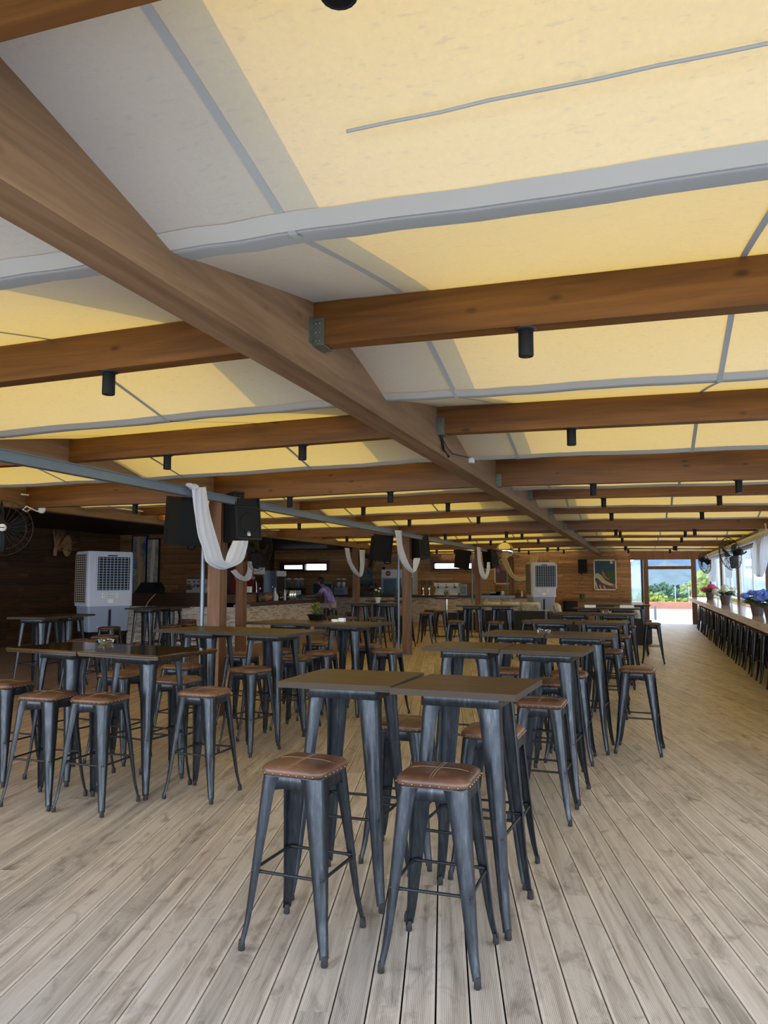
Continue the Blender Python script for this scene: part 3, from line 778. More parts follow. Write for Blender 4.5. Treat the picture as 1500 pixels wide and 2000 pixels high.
STOOLS = [
 (-1.49, 3.325, -.06, 'dark brown leather bar stool in the foreground, left one of the front two'),
 (-.863, 3.346, .0, 'tan leather bar stool in the foreground, right one of the front two'),
 (-1.37, 4.48, .02, 'brown leather bar stool behind the left half of the front table pair'),
 (-.82, 4.40, -.03, 'tan leather bar stool tucked behind the right half of the front table pair'),
 (-.69, 5.54, -.03, 'tan leather bar stool in front of the second right hand table pair'),
 (-.73, 6.66, -.05, 'brown leather bar stool behind the second right hand table pair, right side'),
 (-.07, 7.85, -.07, 'lone brown leather bar stool in the aisle right of the table row, nearer one'),
 (.155, 16.25, .0, 'lone brown leather bar stool in the aisle before the open door, farther one'),
 (-4.19, 4.71, .05, 'brown leather bar stool before the glossy table, left of the near two'),
 (-3.735, 4.72, .0, 'brown leather bar stool before the glossy table, right of the near two'),
 (-3.19, 5.235, -.02, 'brown leather bar stool at the right end of the glossy table'),
 (-4.98, 5.12, .0, 'olive brown leather bar stool at the left photo edge beside the glossy table'),
 (-4.52, 5.98, .03, 'brown leather bar stool behind the glossy table pair, between its legs'),
 (-4.36, 6.72, -.05, 'tan leather bar stool behind the glossy table, farther of the stacked looking two'),
 (-3.80, 5.80, -.04, 'tan leather bar stool behind the glossy table, nearer of the stacked looking two'),
 (-3.58, 6.68, -.25, 'brown leather bar stool in front of the right half of the post table'),
 (-4.37, 7.95, .0, 'brown leather bar stool behind the left half of the post table'),
 (-4.15, 8.55, .0, 'brown leather bar stool in front of the bowl plant table, left side'),
 (-3.64, 7.85, .0, 'brown leather bar stool behind the right half of the post table'),
 (-4.2, 9.7, .0, 'brown leather bar stool behind the bowl plant table, left side'),
 (-3.60, 8.45, -.05, 'brown leather bar stool in front of the bowl plant table, middle'),
 (-3.42, 9.55, .05, 'brown leather bar stool behind the bowl plant table, right side'),
 (-2.95, 8.95, -.08, 'tan leather bar stool at the right end of the bowl plant table'),
 (-7.5, 9.03, .1, 'brown leather bar stool right of the far left table pair, nearer one'),
 (-7.75, 9.85, .05, 'brown leather bar stool right of the far left table pair, farther one'),
 (-9.15, 11.75, .1, 'dark leather bar stool directly in front of the left cooler'),
 (-8.45, 12.62, .0, 'dark leather bar stool right of the cooler table pair, nearer one'),
 (-8.48, 13.2, .0, 'dark leather bar stool right of the cooler table pair, farther one'),
 (-9.3, 14.5, .0, 'dark leather bar stool beyond the cooler table pair, before the stone bar'),
 (-6.95, 17.05, .0, 'brown leather bar stool left of the nearer middle post table pair'),
 (-7.35, 19.3, .0, 'brown leather bar stool left of the farther middle post table pair'),
 (-6.38, 16.7, .0, 'brown leather bar stool before the left half of the middle post tables'),
 (-5.80, 16.78, .0, 'brown leather bar stool before the right half of the middle post tables'),
 (-5.55, 18.25, .0, 'brown leather bar stool behind the nearer middle post table pair'),
 (-5.35, 19.5, .0, 'brown leather bar stool just right of the middle post'),
 (-5.86, 21.75, .1, 'black bar stool left of the round pedestal table'),
 (-4.9, 21.8, -.1, 'black bar stool right of the round pedestal table'),
 (-5.42, 21.25, .05, 'black bar stool in front of the round pedestal table'),
 (-3.72, 15.84, .0, 'brown leather bar stool at the left of the table before the sofa'),
 (-2.88, 15.84, .0, 'brown leather bar stool in the middle of the table before the sofa'),
 (-2.28, 16.45, .0, 'brown leather bar stool right of the table before the sofa'),
 (-1.2, 7.35, .0, 'brown leather bar stool before the left half of the third table pair'),
 (-.66, 7.28, .0, 'tan leather bar stool before the right half of the third table pair'),
 (-1.1, 8.55, .0, 'brown leather bar stool behind the third table pair, left side'),
 (-.41, 9.75, -.05, 'tan leather bar stool before the right half of the fourth table pair'),
 (-.42, 10.85, .0, 'tan leather bar stool behind the right half of the fourth table pair'),
 (-1.1, 9.85, .0, 'brown leather bar stool before the left half of the fourth table pair'),
 (-.36, 12.35, .0, 'tan leather bar stool before the right half of the fifth table pair'),
 (-.36, 13.5, .0, 'tan leather bar stool behind the right half of the fifth table pair'),
 (-1.05, 12.35, .0, 'brown leather bar stool before the left half of the fifth table pair'),
 (-.30, 15.15, .0, 'brown leather bar stool before the right half of the sixth table pair'),
 (-.95, 15.2, .0, 'brown leather bar stool before the left half of the sixth table pair'),
 (-.85, 17.3, .0, 'brown leather bar stool before the left half of the farthest table pair')]
s0 = s1 = None
for x, y, rz, lab in STOOLS:
    if s0 is None: s0 = make_stool((x, y, 0), rz, lab, 'bar stools among the tables')
    elif y < 8.6: dup(s0, (x, y, 0), rz, lab)
    elif s1 is None: s1 = make_stool((x, y, 0), rz, lab, 'bar stools among the tables', False)
    else: dup(s1, (x, y, 0), rz, lab)
CY = [12.58, 13.72, 14.6, 15.7, 16.46, 17.5, 18.25, 19.55, 20.1, 20.95, 21.8, 22.9, 24.2, 25.0, 25.7, 26.5, 27.4, 28.2]
NTH = ['first', 'second', 'third', 'fourth', 'fifth', 'sixth', 'seventh', 'eighth', 'ninth', 'tenth', 'eleventh', 'twelfth', 'thirteenth', 'fourteenth', 'fifteenth', 'sixteenth', 'seventeenth', 'eighteenth', 'nineteenth', 'twentieth']
for i, y in enumerate(CY):
    dup(s1, (1.90+.012*math.sin(i*2.7), y, 0), .03*math.sin(i*1.9), '%s bar stool under the window counter, counting from the near end' % NTH[i], 'bar stools under the window counter')
# ------------------------------------------------------------------ posts with their steel tubes
PP = [(8.33, 'nearest'), (16.35, 'middle'), (24.1, 'third'), (30.75, 'farthest')]
for y, nm in PP:
    t = thing('roof_post', '%s brown timber post on the row of posts left of centre, steel tube beside it' % nm, 'post', (-4.93, y, 0), 0, 'timber posts left of centre')
    MB().box((-.085, -.085, 0), (.085, .085, 2.64)).build('timber', M['post'], t)
    MB().tube([(-.17, -.06, 0), (-.17, -.06, 2.54)], .026, 10).build('steel_tube', M['steel'], t)
    MB().box((-.12, -.10, 0), (.10, .10, .012)).build('base_plate', M['galv'], t)
for y, nm in ((14.45, 'nearer'), (21.3, 'farther')):
    t = thing('roof_post', '%s brown timber post in front of the bar under the dark beam' % nm, 'post', (-7.98, y, 0), 0, 'timber posts before the bar')
    MB().box((-.085, -.085, 0), (.085, .085, 2.58)).build('timber', M['post'], t)
    MB().box((-.10, -.10, 0), (.10, .10, .012)).build('base_plate', M['galv'], t)

# ------------------------------------------------------------------ loudspeakers
def speaker(loc, rz, tilt, lab, sc=1.0, logo=True, grp='loudspeakers on the posts', bracket=(0, .17)):
    t = thing('loudspeaker', lab, 'loudspeaker', loc, rz, grp)
    T = Matrix.Rotation(-tilt, 4, 'X') @ Matrix.Scale(sc, 4)
    w, h, d, wr = .19, .29, .17, .155
    o = MB()
    out = [(-w, -d), (w, -d), (w, -d+.10), (wr, d), (-wr, d), (-w, -d+.10)]
    o.prism(out, -h, h, T); bx = o.build('cabinet', M['black_plastic'], t)
    g = MB(); g.box((-w+.025, -d-.007, -h+.03), (w-.025, -d, .09), T)
    g.build('woofer_grille', M['speaker_grille'], t)
    g = MB()
    for a, b in (((-w, -h), (w, -h+.022)), ((-w, h-.022), (w, h)), ((-w, -h), (-w+.02, h)), ((w-.02, -h), (w, h)), ((-w, .095), (w, .112))):
        g.box((a[0], -d-.014, a[1]), (b[0], -d, b[1]), T)
    g.build('baffle_rim', M['metal_dk'], t)
    g = MB(); r0 = [T @ Vector((x, -d-.008, z)) for x, z in ((-.14, .13), (.14, .13), (.14, .255), (-.14, .255))]; r1 = [T @ Vector((x, -d-.001, z)) for x, z in ((-.05, .17), (.05, .17), (.05, .215), (-.05, .215))]
    g.loft([r0, r1], True, False, False, True); g.build('horn', M['void'], t)
    g = MB(); ring = [(.118, 0), (.124, .003), (.112, .006), (.04, .002), (.001, .006)]
    g.lathe(ring, 24, mtx=T @ Matrix.Translation((0, -d-.0065, -.09)) @ Matrix.Rotation(PI/2, 4, 'X')); g.build('woofer', M['speaker_grille'], t)
    if logo:
        b = MB().box((-.022, -d-.012, -h+.045), (.022, -d-.007, -h+.10), T).build('badge', M['white'], t)
        q = T @ Vector((0, -d-.013, -h+.072)); text_mesh('EV', .034*sc, 'badge_letters', M['ink'], b, q, (PI/2-tilt, 0, 0), .0008)
    br = MB(); p = T @ Vector((0, .1, -h)); q = T @ Vector((0, .1, h))
    br.tube([p, p+Vector((0, .03, -.05)), Vector((bracket[0], bracket[1]+.05, -h*sc-.06)), Vector((bracket[0], bracket[1]+.1, -h*sc-.02))], .013, 8)
    br.build('wall_bracket', M['black_plastic'], t)
    return t
speaker(at(467, 1012, y=8.42), math.radians(66), .10, 'black loudspeaker with white badge right of the nearest post')
speaker(at(363, 1018, y=8.08), math.radians(-122), .12, 'black loudspeaker seen from behind, left of the nearest post', logo=False)
speaker(at(816, 1067, y=16.6), math.radians(70), .12, 'black loudspeaker right of the middle post', logo=False)
speaker(at(746, 1070, y=16.1), math.radians(-110), .14, 'black loudspeaker seen from behind, left of the middle post', logo=False)
speaker(at(957, 1092, y=24.3), math.radians(70), .14, 'black loudspeaker right of the third post, beside the mirror ball', logo=False)
speaker(at(904, 1092, y=23.9), math.radians(-110), .14, 'black loudspeaker seen from behind, left of the third post', logo=False)
speaker(at(1137, 1106, y=30.88), math.radians(14), .12, 'black loudspeaker on the back plank wall left of the moon painting', .86, False, bracket=(0, .14))

# ------------------------------------------------------------------ cloth swags
def swag(outer, inner, lab, mat='drape', folds=3, amp=.03, knot=None, **pl):
    n = 9; N = len(outer); m = MB(); rows = []
    ax = Vector((1, 0, 0)) if 'x' in pl else Vector((0, 1, 0))
    P = [at(*p, **pl) for p in outer]; Q = [at(*p, **pl) for p in inner]
    def cm(A, t):
        i = min(int(t), len(A)-2); f = t-i
        p0, p1, p2, p3 = A[max(i-1, 0)], A[i], A[i+1], A[min(i+2, len(A)-1)]
        return .5*((2*p1)+(p2-p0)*f+(2*p0-5*p1+4*p2-p3)*f*f+(3*p1-p0-3*p2+p3)*f**3)
    K = (N-1)*5
    for k in range(K+1):
        t = k*(N-1)/K; a = cm(P, t); b = cm(Q, t); row = []
        for j in range(n*2+1):
            u = j/(n*2); row.append(a.lerp(b, u)+ax*(amp*math.sin(u*PI*2*folds+k*.12)+amp*.5*math.sin(u*PI)))
        rows.append(row)
    m.loft(rows, False, True)
    o = m.build('cloth_swag', M[mat]); tag(o, lab, 'cloth', 'cloth swags')
    if knot:
        b = MB(); c = at(*knot, **pl)
        b.ball(c, .05, 10, 6, (1.1, 1.4, .7)); b.ball(c+Vector((0, -.08, .01)), .035, 8, 5, (1, 1.6, .7)); b.build('knot', M[mat], o)
    return o
swag([(374, 953), (377, 1000), (384, 1045), (396, 1077), (402, 1097), (418, 1108), (436, 1112), (455, 1108), (474, 1096), (480, 1075), (483, 1056)],
     [(402, 951), (407, 1000), (416, 1040), (425, 1070), (432, 1089), (436, 1096), (441, 1099), (444, 1095), (447, 1085), (452, 1070), (457, 1056)],
     'large white cloth swag hanging from the steel rail at the nearest post', x=-4.56, knot=(378, 951))
swag([(450, 1116), (462, 1129), (476, 1135), (486, 1131), (491, 1118), (492, 1098)], [(460, 1112), (468, 1122), (476, 1126), (481, 1121), (484, 1108), (483, 1096)],
     'small white cloth swag behind the large one, on the nearer bar post', x=-7.84, amp=.04)
swag([(771, 1036), (774, 1060), (778, 1085), (788, 1105), (800, 1116), (806, 1119), (812, 1112), (817, 1100), (819, 1090)],
     [(784, 1036), (784, 1060), (788, 1080), (795, 1098), (803, 1111), (806, 1113), (808, 1107), (809, 1098), (811, 1090)],
     'white cloth swag hanging from the steel rail at the middle post', x=-4.56, amp=.03)
swag([(673, 1070), (678, 1095), (688, 1115), (699, 1126), (706, 1124), (711, 1105), (712, 1074)], [(681, 1071), (684, 1093), (692, 1110), (699, 1119), (702, 1118), (703, 1100), (703, 1074)],
     'white cloth swag on the farther bar post', x=-7.84, amp=.04)
swag([(931, 1068), (933, 1100), (937, 1122), (944, 1131), (950, 1129), (955, 1118), (958, 1098)], [(938, 1070), (939, 1095), (943, 1114), (946, 1122), (948, 1122), (950, 1112), (952, 1098)],
     'white cloth swag on the third post below the steel rail', x=-4.56, amp=.03)
swag([(977, 1091), (985, 1108), (996, 1125), (1008, 1134), (1020, 1135), (1027, 1133)], [(989, 1087), (995, 1105), (1003, 1121), (1011, 1126), (1020, 1127), (1027, 1124)],
     'cream cloth swag crossing in front of the dusk painting', 'drape_tan', y=26.3, amp=.03)
swag([(1036, 1087), (1034, 1098), (1031, 1112)], [(1052, 1085), (1048, 1098), (1042, 1112)], 'cream cloth hanging above the far cooler', 'drape_tan', y=28.6, amp=.03)
swag([(1489, 1024), (1478, 1046), (1470, 1062), (1470, 1095), (1473, 1118), (1482, 1127)], [(1496, 1022), (1497, 1046), (1497, 1070), (1496, 1095), (1493, 1112), (1487, 1127)],
     'white cloth swag at the window post by the right photo edge', x=2.22, amp=.035, folds=4)
swag([(1414, 1088), (1415, 1110), (1417, 1128)], [(1430, 1084), (1430, 1108), (1427, 1129)], 'white cloth hanging at the window between the white and blue flowers', x=2.26, amp=.03)
swag([(1381, 1092), (1382, 1115), (1383, 1136)], [(1397, 1088), (1397, 1112), (1396, 1136)], 'white cloth hanging at the window above the pink flowers', x=2.26, amp=.03)

# ------------------------------------------------------------------ fans
def fan(loc, direction, r, lab, mount, hub='white', grp='industrial wall fans', wire=.0028):
    t = thing('wall_fan', lab, 'fan', loc, 0, grp)
    q = Vector(direction).normalized().to_track_quat('Z', 'Y').to_matrix().to_4x4()
    c = MB(); nw = 22
    for s, dp in ((1, .13*r/.38), (-1, .11*r/.38)):
        for k in range(nw):
            a = 2*PI*k/nw; pts = []
            for j in range(7):
                f = j/6; rad = .16*r+(r-.16*r)*math.sin(f*PI/2)
                pts.append(q @ Vector((rad*math.cos(a+f*.25*s), rad*math.sin(a+f*.25*s), s*dp*math.cos(f*PI/2))))
            c.tube(pts, wire, 4, False)
    for rad, z in ((r, 0), (.78*r, .075*r/.38), (.78*r, -.06*r/.38)):
        c.tube([q @ Vector((rad*math.cos(2*PI*k/36), rad*math.sin(2*PI*k/36), z)) for k in range(37)], wire*1.7 if rad == r else wire, 5, False)
    c.build('wire_cage', M['metal_dk'], t)
    for b in range(3):
        m = MB(); vs = []
        for j in range(6):
            rr_ = (.15+.72*j/5)*r; wd = .24*r*math.sin(PI*(.22+.62*j/5))
            for s in (-1, 1):
                a = 2*PI*b/3+.45*j/5; v = Vector((rr_*math.cos(a)-s*wd*math.sin(a), rr_*math.sin(a)+s*wd*math.cos(a), s*.04))
                vs.append(q @ v)
        m.add(vs, [(2*j, 2*j+1, 2*j+3, 2*j+2) for j in range(5)], True); m.build('blade', M['black_plastic'], t)
    MB().lathe([(.001, .14*r/.38), (.12*r, .135*r/.38), (.14*r, .11*r/.38), (.14*r, .1*r/.38)], 20, mtx=q).build('hub_cap', M[hub], t)
    if hub == 'white':
        MB().box((-.026, -.007, .1402*r/.38), (.026, .007, .142*r/.38), q).build('hub_print', M['ink'], t)
    MB().lathe([(.05, -.30*r/.38), (.075, -.28*r/.38), (.08, -.12*r/.38), (.05, -.08*r/.38)], 14, mtx=q).build('motor', M['black_plastic'], t)
    mv = Vector(mount)-Vector(loc); b0 = q @ Vector((0, 0, -.22*r/.38))
    MB().tube([b0, b0*.5+mv*.5+Vector((0, 0, -.05)), mv], .018, 8).build('wall_arm', M['black_plastic'], t)
    return t
f1 = at(6, 1031, x=-7.62); fan(f1, (.62, -.75, -.02), .345, 'large black wall fan with white hub at the left photo edge', (-7.92, f1.y+.25, 2.66))
f2 = at(507, 1077, x=-7.5); fan(f2, (.96, -.1, -.18), .42, 'large black wall fan behind the speaker on the nearest post', (-7.92, f2.y+.1, 2.0), 'black_plastic')
f3 = at(727, 1088, x=-7.6); fan(f3, (.95, .2, -.2), .36, 'black wall fan right of the farther bar post', (-7.92, f3.y-.05, 2.1), 'black_plastic')
f4 = at(1427, 1082, x=2.02); fan(f4, (-.72, .62, -.15), .40, 'large black wire cage fan high on the right wall, nearer one', (2.36, f4.y-.1, 2.3), 'black_plastic', wire=.005)
f5 = at(1376, 1100, x=2.05); fan(f5, (-.8, -.35, -.2), .36, 'black wire cage fan high on the right wall, farther one', (2.36, f5.y+.2, 2.3), 'black_plastic', wire=.005)

# ------------------------------------------------------------------ evaporative coolers on stands
def cooler(loc, rz, lab, w=1.06, d=.72):
    t = thing('evaporative_cooler', lab, 'air cooler', loc, rz, 'evaporative coolers')
    hw, hd = w/2, d/2
    s = MB(); s.box((-hw*.86, -hd*.8, .44), (hw*.86, hd*.8, .49))
    s.build('stand_top', M['black_plastic'], t)
    for sx in (-1, 1):
        for sy in (-1, 1): MB().box((sx*hw*.78-.025, sy*hd*.7-.025, 0), (sx*hw*.78+.025, sy*hd*.7+.025, .44)).build('stand_leg', M['black_plastic'], t)
    m = MB(); m.loft([[(x, y, z) for x, y in rrect(hw*a, hd*a, .05, 4)] for a, z in ((.86, .49), (.93, 1.05))], True, True, True, True)
    tk = m.build('water_tank', M['cooler_tank'], t)
    MB().box((-.022, -hd*.94-.004, .60), (.022, -hd*.87, .97)).build('water_gauge', M['void'], tk)
    MB().tube([(-.02, -hd*.95, .6), (-.02, -hd*.965, .95), (0, -hd*.97, .985), (.02, -hd*.965, .95), (.02, -hd*.95, .6)], .006, 6).build('gauge_tube', M['ink'], tk)
    MB().box((-.28, -hd*.9-.004, .59), (.18, -hd*.9+.02, .603)).build('tank_ledge', M['white'], tk)
    # upper body as a frame around the blower opening
    gx0, gx1, gz0, gz1 = -.32, .43, 1.40, 2.14
    m = MB(); z0, z1 = 1.05, 2.26
    r = .07
    for zz0, zz1, top in ((z0, z1, True),):
        out = rrect(hw, hd, r, 5)
        m.loft([[(x, y, z) for x, y in out] for z in (z0, z1-.06)]+[[(x*.97, y*.96, z1) for x, y in out]], True, True, True, True)
    body = m.build('upper_body', M['cooler'], t)
    g = MB(); g.box((gx0, -hd-.003, gz0), (gx1, -hd+.001, gz1)); g.build('outlet_opening', M['void'], t)
    fr = MB()
    for a, b in (((gx0-.04, gz0-.04), (gx1+.04, gz0)), ((gx0-.04, gz1), (gx1+.04, gz1+.05)), ((gx0-.04, gz0), (gx0, gz1)), ((gx1, gz0), (gx1+.04, gz1))):
        fr.box((a[0], -hd-.03, a[1]), (b[0], -hd, b[1]))
    fr.build('outlet_frame', M['cooler'], t)
    lv = MB()
    for k in range(13): z = gz0+(k+.5)*(gz1-gz0)/13; lv.box((gx0, -hd-.022, z-.006), (gx1, -hd-.010, z+.006))
    for k in range(9): x = gx0+(k+.5)*(gx1-gx0)/9; lv.box((x-.006, -hd-.016, gz0), (x+.006, -hd-.006, gz1))
    lv.build('louvre_grid', M['cooler_tank'], t)
    MB().box((-.10, -hd-.034, gz1+.012), (.12, -hd-.030, gz1+.042)).build('control_panel', M['ink'], t)
    lb = MB().box((-.20, -hd-.004, 1.235), (.16, -hd, 1.34)).build('brand_plate', M['screen_white'], t)
    ov = MB(); pts = [(x*1.0, y) for x, y in rrect(.15, .042, .04, 5)]; ov.tube([(x-.02, -hd-.006, 1.288+y) for x, y in pts]+[(pts[0][0]-.02, -hd-.006, 1.288+pts[0][1])], .004, 5, False); ov.build('plate_outline', M['ink'], lb)
    text_mesh('Koltherm', .06, 'plate_letters', M['ink'], lb, (-.02, -hd-.006, 1.288), (PI/2, 0, 0), .0015)
    MB().box((-.06, -hd-.004, 1.12), (.06, -hd, 1.20)).build('sticker', M['screen_white'], t)
    for sx in (-1, 1):
        p = MB().box((sx*hw-.012, -hd+.10, 1.12), (sx*hw+.012, hd-.07, 2.2)).build('cooling_pad', M['pad'], t)
        q = MB()
        for k in range(6): y = -hd+.12+k*(d-.2)/5; q.box((sx*hw+sx*.012-.006, y-.006, 1.12), (sx*hw+sx*.012+.012, y+.006, 2.2))
        for k in range(22): z = 1.13+k*1.06/21; q.box((sx*hw+sx*.012-.005, -hd+.10, z-.006), (sx*hw+sx*.012+.008, hd-.07, z+.006))
        q.build('pad_grille', M['cooler_tan'], p)
    return t
cooler((-11.55, 14.6, 0), 1.08, 'grey blue evaporative cooler in front of the dark left wall')
cooler((-3.42, 27.7, 0), .47, 'pale aged evaporative cooler by the back plank wall', .90, .66)

# ------------------------------------------------------------------ the bar
bar = thing('bar_counter', 'long stone clad bar counter with dark wooden top on the left', 'bar counter', (0, 0, 0))
MB().box((-10.15, 17.0, 0), (-9.5, 21.75, .965)).build('stone_front', M['stone'], bar)
MB().box((-12.75, 17.0, 0), (-10.15, 17.6, .965)).build('stone_front', M['stone'], bar)
MB().box((-10.3, 16.9, .965), (-9.38, 22.2, 1.065)).build('wooden_top', M['dark_wood'], bar)
MB().box((-12.8, 16.9, .965), (-9.5, 17.06, 1.27)).build('raised_front', M['dark_wood'], bar)
MB().box((-12.8, 16.9, 1.27), (-10.2, 17.7, 1.30)).build('raised_top', M['dark_wood'], bar)
MB().box((-9.56, 17.06, 1.065), (-9.50, 18.0, 1.27)).build('raised_end', M['post'], bar)
for x in (-9.5,):
    MB().box((x-.03, 16.985, 0), (x+.012, 17.02, .965)).build('corner_trim', M['white_paint'], bar)
    MB().box((x-.005, 17.36, 0), (x+.012, 17.40, .965)).build('corner_trim', M['white_paint'], bar)
MB().box((-9.52, 16.86, .95), (-9.16, 17.05, 1.03)).build('corner_cap', M['steel'], bar)
bb = thing('bar_counter', 'long stone clad bar counter running along the back wall', 'bar counter', (0, 0, 0))
MB().box((-12.3, 29.2, 0), (-3.95, 29.75, .965)).build('stone_front', M['stone'], bb)
MB().box((-12.4, 29.1, .965), (-5.9, 30.3, 1.06)).build('wooden_top', M['dark_wood'], bb)
MB().box((-5.9, 29.1, .965), (-4.55, 29.9, 1.06)).build('pale_top', M['steel'], bb, label='pale grey end of the worktop')
MB().box((-4.55, 29.1, .965), (-3.95, 29.9, 1.02)).build('wooden_top', M['dark_wood'], bb)
for px in (951, 997): 
    x = at(px, 1180, y=29.19).x; MB().box((x-.03, 29.185, 0), (x+.03, 29.21, .965)).build('pale_trim', M['white_paint'], bb)

# stage monitor, chrome coffee machine and the rest standing on the bars
t = thing('stage_monitor', 'black wedge monitor speaker on the raised bar top', 'loudspeaker', at(292, 1160, y=17.3))
t.location.z = 1.30
Q = Matrix(((1,0,0,0),(0,0,1,0),(0,1,0,0),(0,0,0,1)))
MB().prism([(-.33, 0), (.33, 0), (.33, .12), (.22, .27), (-.12, .27)], -.2, .2, Q).build('cabinet', M['black_plastic'], t)
MB().add([(-.315, -.18, .03), (-.315, .18, .03), (-.14, .18, .25), (-.14, -.18, .25)], [(0, 1, 2, 3)]).build('grille', M['speaker_grille'], t)
cb = MB().tube([at(304, 1160, y=16.88), at(296, 1168, y=16.8), at(289, 1176, y=16.8), at(284, 1187, y=16.8)], .012, 6).build('speaker_cable', M['cream']); tag(cb, 'pale cable hanging over the bar front below the wedge monitor', 'cable')

def espresso(loc, lab, w=.5, mat='chrome', h=.42, rz=0.):
    t = thing('espresso_machine', lab, 'coffee machine', loc, rz)
    MB().box((-w/2, -.2, 0), (w/2, .25, .08)).build('drip_tray', M[mat], t)
    MB().box((-w/2, .05, .08), (w/2, .25, h)).build('body', M[mat], t)
    MB().box((-w/2, -.18, h-.14), (w/2, .05, h)).build('group_housing', M[mat], t)
    MB().box((-w/2+.02, -.16, h), (w/2-.02, .23, h+.03)).build('cup_rail', M['metal_dk'], t)
    for k in range(3):
        x = -w/2+w*(k+.5)/3
        g = MB().lathe([(.035, h-.2), (.035, h-.14)], 12, (x, -.12, 0)).build('brew_group', M['metal_dk'], t)
        MB().tube([(x, -.14, h-.19), (x, -.26, h-.2)], .013, 6).build('handle', M['black_plastic'], g)
        MB().lathe([(.02, 0), (.02, .01)], 10, mtx=Matrix.Translation((x, -.181, h-.07)) @ Matrix.Rotation(PI/2, 4, 'X')).build('knob', M['black_plastic'], t)
    return t
espresso(Vector((at(384, 1158, y=17.35).x, 17.4, 1.30)), 'chrome coffee machine on the raised bar top behind the nearest post', .42, h=.36)
e = espresso(Vector((at(873, 1164, y=29.6).x, 29.65, 1.06)), 'wide white espresso machine on the back bar below the small window', .98, 'white', .48)
def grinder(px, lab):
    x = at(px, 1160, y=29.6).x
    t = thing('coffee_grinder', lab, 'coffee grinder', (x, 29.6, 1.06), 0, 'coffee grinders')
    MB().lathe([(.09, 0), (.09, .05), (.06, .08), (.07, .30), (.075, .33)], 14).build('body', M['chrome'], t)
    MB().lathe([(.04, .33), (.10, .42), (.105, .55)], 14).build('bean_hopper', M['glassware'], t)
    MB().lathe([(.11, .55), (.11, .57)], 14).build('lid', M['metal_dk'], t)
grinder(826, 'chrome coffee grinder with clear hopper, left of two beside the espresso machine')
grinder(838, 'chrome coffee grinder with clear hopper, right of two beside the espresso machine')
x = at(907, 1160, y=29.6).x
t = thing('ice_bin', 'grey metal box right of the espresso machine', 'metal box', (x, 29.6, 1.06)); MB().box((-.15, -.2, 0), (.15, .2, .42)).build('casing', M['steel'], t); MB().box((-.12, -.206, .05), (.12, -.2, .36)).build('front_panel', M['galv'], t)

def dispenser(loc, lab, base='black_plastic', juice='amber', j2=None):
    t = thing('juice_dispenser', lab, 'juice dispenser', loc, 0, 'juice dispensers')
    MB().box((-.22, -.2, 0), (.22, .2, .30)).build('base', M[base], t)
    MB().box((-.2, -.21, .02), (.2, -.2, .2)).build('drip_panel', M['steel'], t)
    for s, jm in ((-1, juice), (1, j2 or juice)):
        MB().lathe([(.09, .30), (.095, .32), (.095, .58), (.09, .6)], 14, (s*.105, 0, 0)).build('bowl', M['glassware'], t)
        MB().lathe([(.075, .31), (.075, .50)], 12, (s*.105, 0, 0)).build('juice', M[jm], t)
        MB().lathe([(.10, .6), (.10, .625), (.03, .64), (.025, .66)], 14, (s*.105, 0, 0)).build('lid', M['white'], t)
        MB().box((s*.105-.015, -.25, .27), (s*.105+.015, -.2, .31)).build('tap', M['metal_dk'], t)
def onback(px, y=29.6, z=1.06): return Vector((at(px, 1160, y=y).x, y, z))
dispenser(onback(558, 26.5), 'two bowl juice dispenser with yellow juice behind the bar bottles', juice='amber', j2='void')
dispenser(onback(583, 26.5), 'two bowl juice dispenser with dark drinks left of the seated person', juice='ink')
dispenser(onback(666), 'pale two bowl juice dispenser right of the seated person', 'cooler_tank', 'white')
sb = thing('service_shelf', 'dark service table behind the bar carrying the juice dispensers', 'table', (at(570, 1160, y=26.5).x, 26.5, 0)); MB().box((-1.1, -.35, 1.0), (1.1, .35, 1.06)).build('top', M['dark_wood'], sb)
for sx in (-1, 1):
    for sy in (-1, 1): MB().box((sx*1.0-.03, sy*.28-.03, 0), (sx*1.0+.03, sy*.28+.03, 1.0)).build('leg', M['dark_wood'], sb)

# fridges
t = thing('drinks_fridge', 'tall red drinks fridge with white lettering behind the bar', 'fridge', (-11.9, 22.2, 0))
MB().box((-.55, -.35, 0), (.25, .35, 2.06)).build('cabinet', M['red'], t)
tx = text_mesh('Coca-Cola', .17, 'side_lettering', M['white'], t, (-.05, -.352, 1.72), (PI/2, 0, 0), .001)
MB().box((.25, -.33, .1), (.29, .33, 1.8)).build('glass_door', M['glassware'], t); MB().box((.25, -.34, 1.82), (.30, .34, 2.04)).build('light_box', M['white'], t)
MB().tube([(.31, -.28, .7), (.33, -.28, .9), (.33, -.28, 1.4), (.31, -.28, 1.6)], .012, 6).build('door_handle', M['chrome'], t)
t = thing('drinks_fridge', 'green sided glass door fridge next to the red fridge', 'fridge', (-12.0, 23.6, 0))
MB().box((-.4, -.35, 0), (.45, .35, 1.95)).build('cabinet', M['steel'], t); MB().box((.45, -.32, .1), (.48, .32, 1.75)).build('glass_door', M['glassware'], t); MB().box((.45, -.34, 1.77), (.49, .34, 1.94)).build('light_box', M['white'], t)
xf = at(777, 1160, y=30.6).x
t = thing('drinks_fridge', 'wide white double glass door fridge with red round logo at the back', 'fridge', (xf, 30.75, 0))
hw = (at(809, 1160, y=30.6).x-at(746, 1160, y=30.6).x)/2
MB().box((-hw, -.2, 0), (hw, .4, 2.08)).build('cabinet', M['white'], t)
MB().box((-hw+.02, -.212, 1.78), (hw-.02, -.2, 2.06)).build('header', M['white'], t)
lg = MB().lathe([(.11, 0), (.11, .008)], 24, mtx=Matrix.Translation((-hw+.3, -.213, 1.92)) @ Matrix.Rotation(PI/2, 4, 'X')).build('round_logo', M['red'], t)
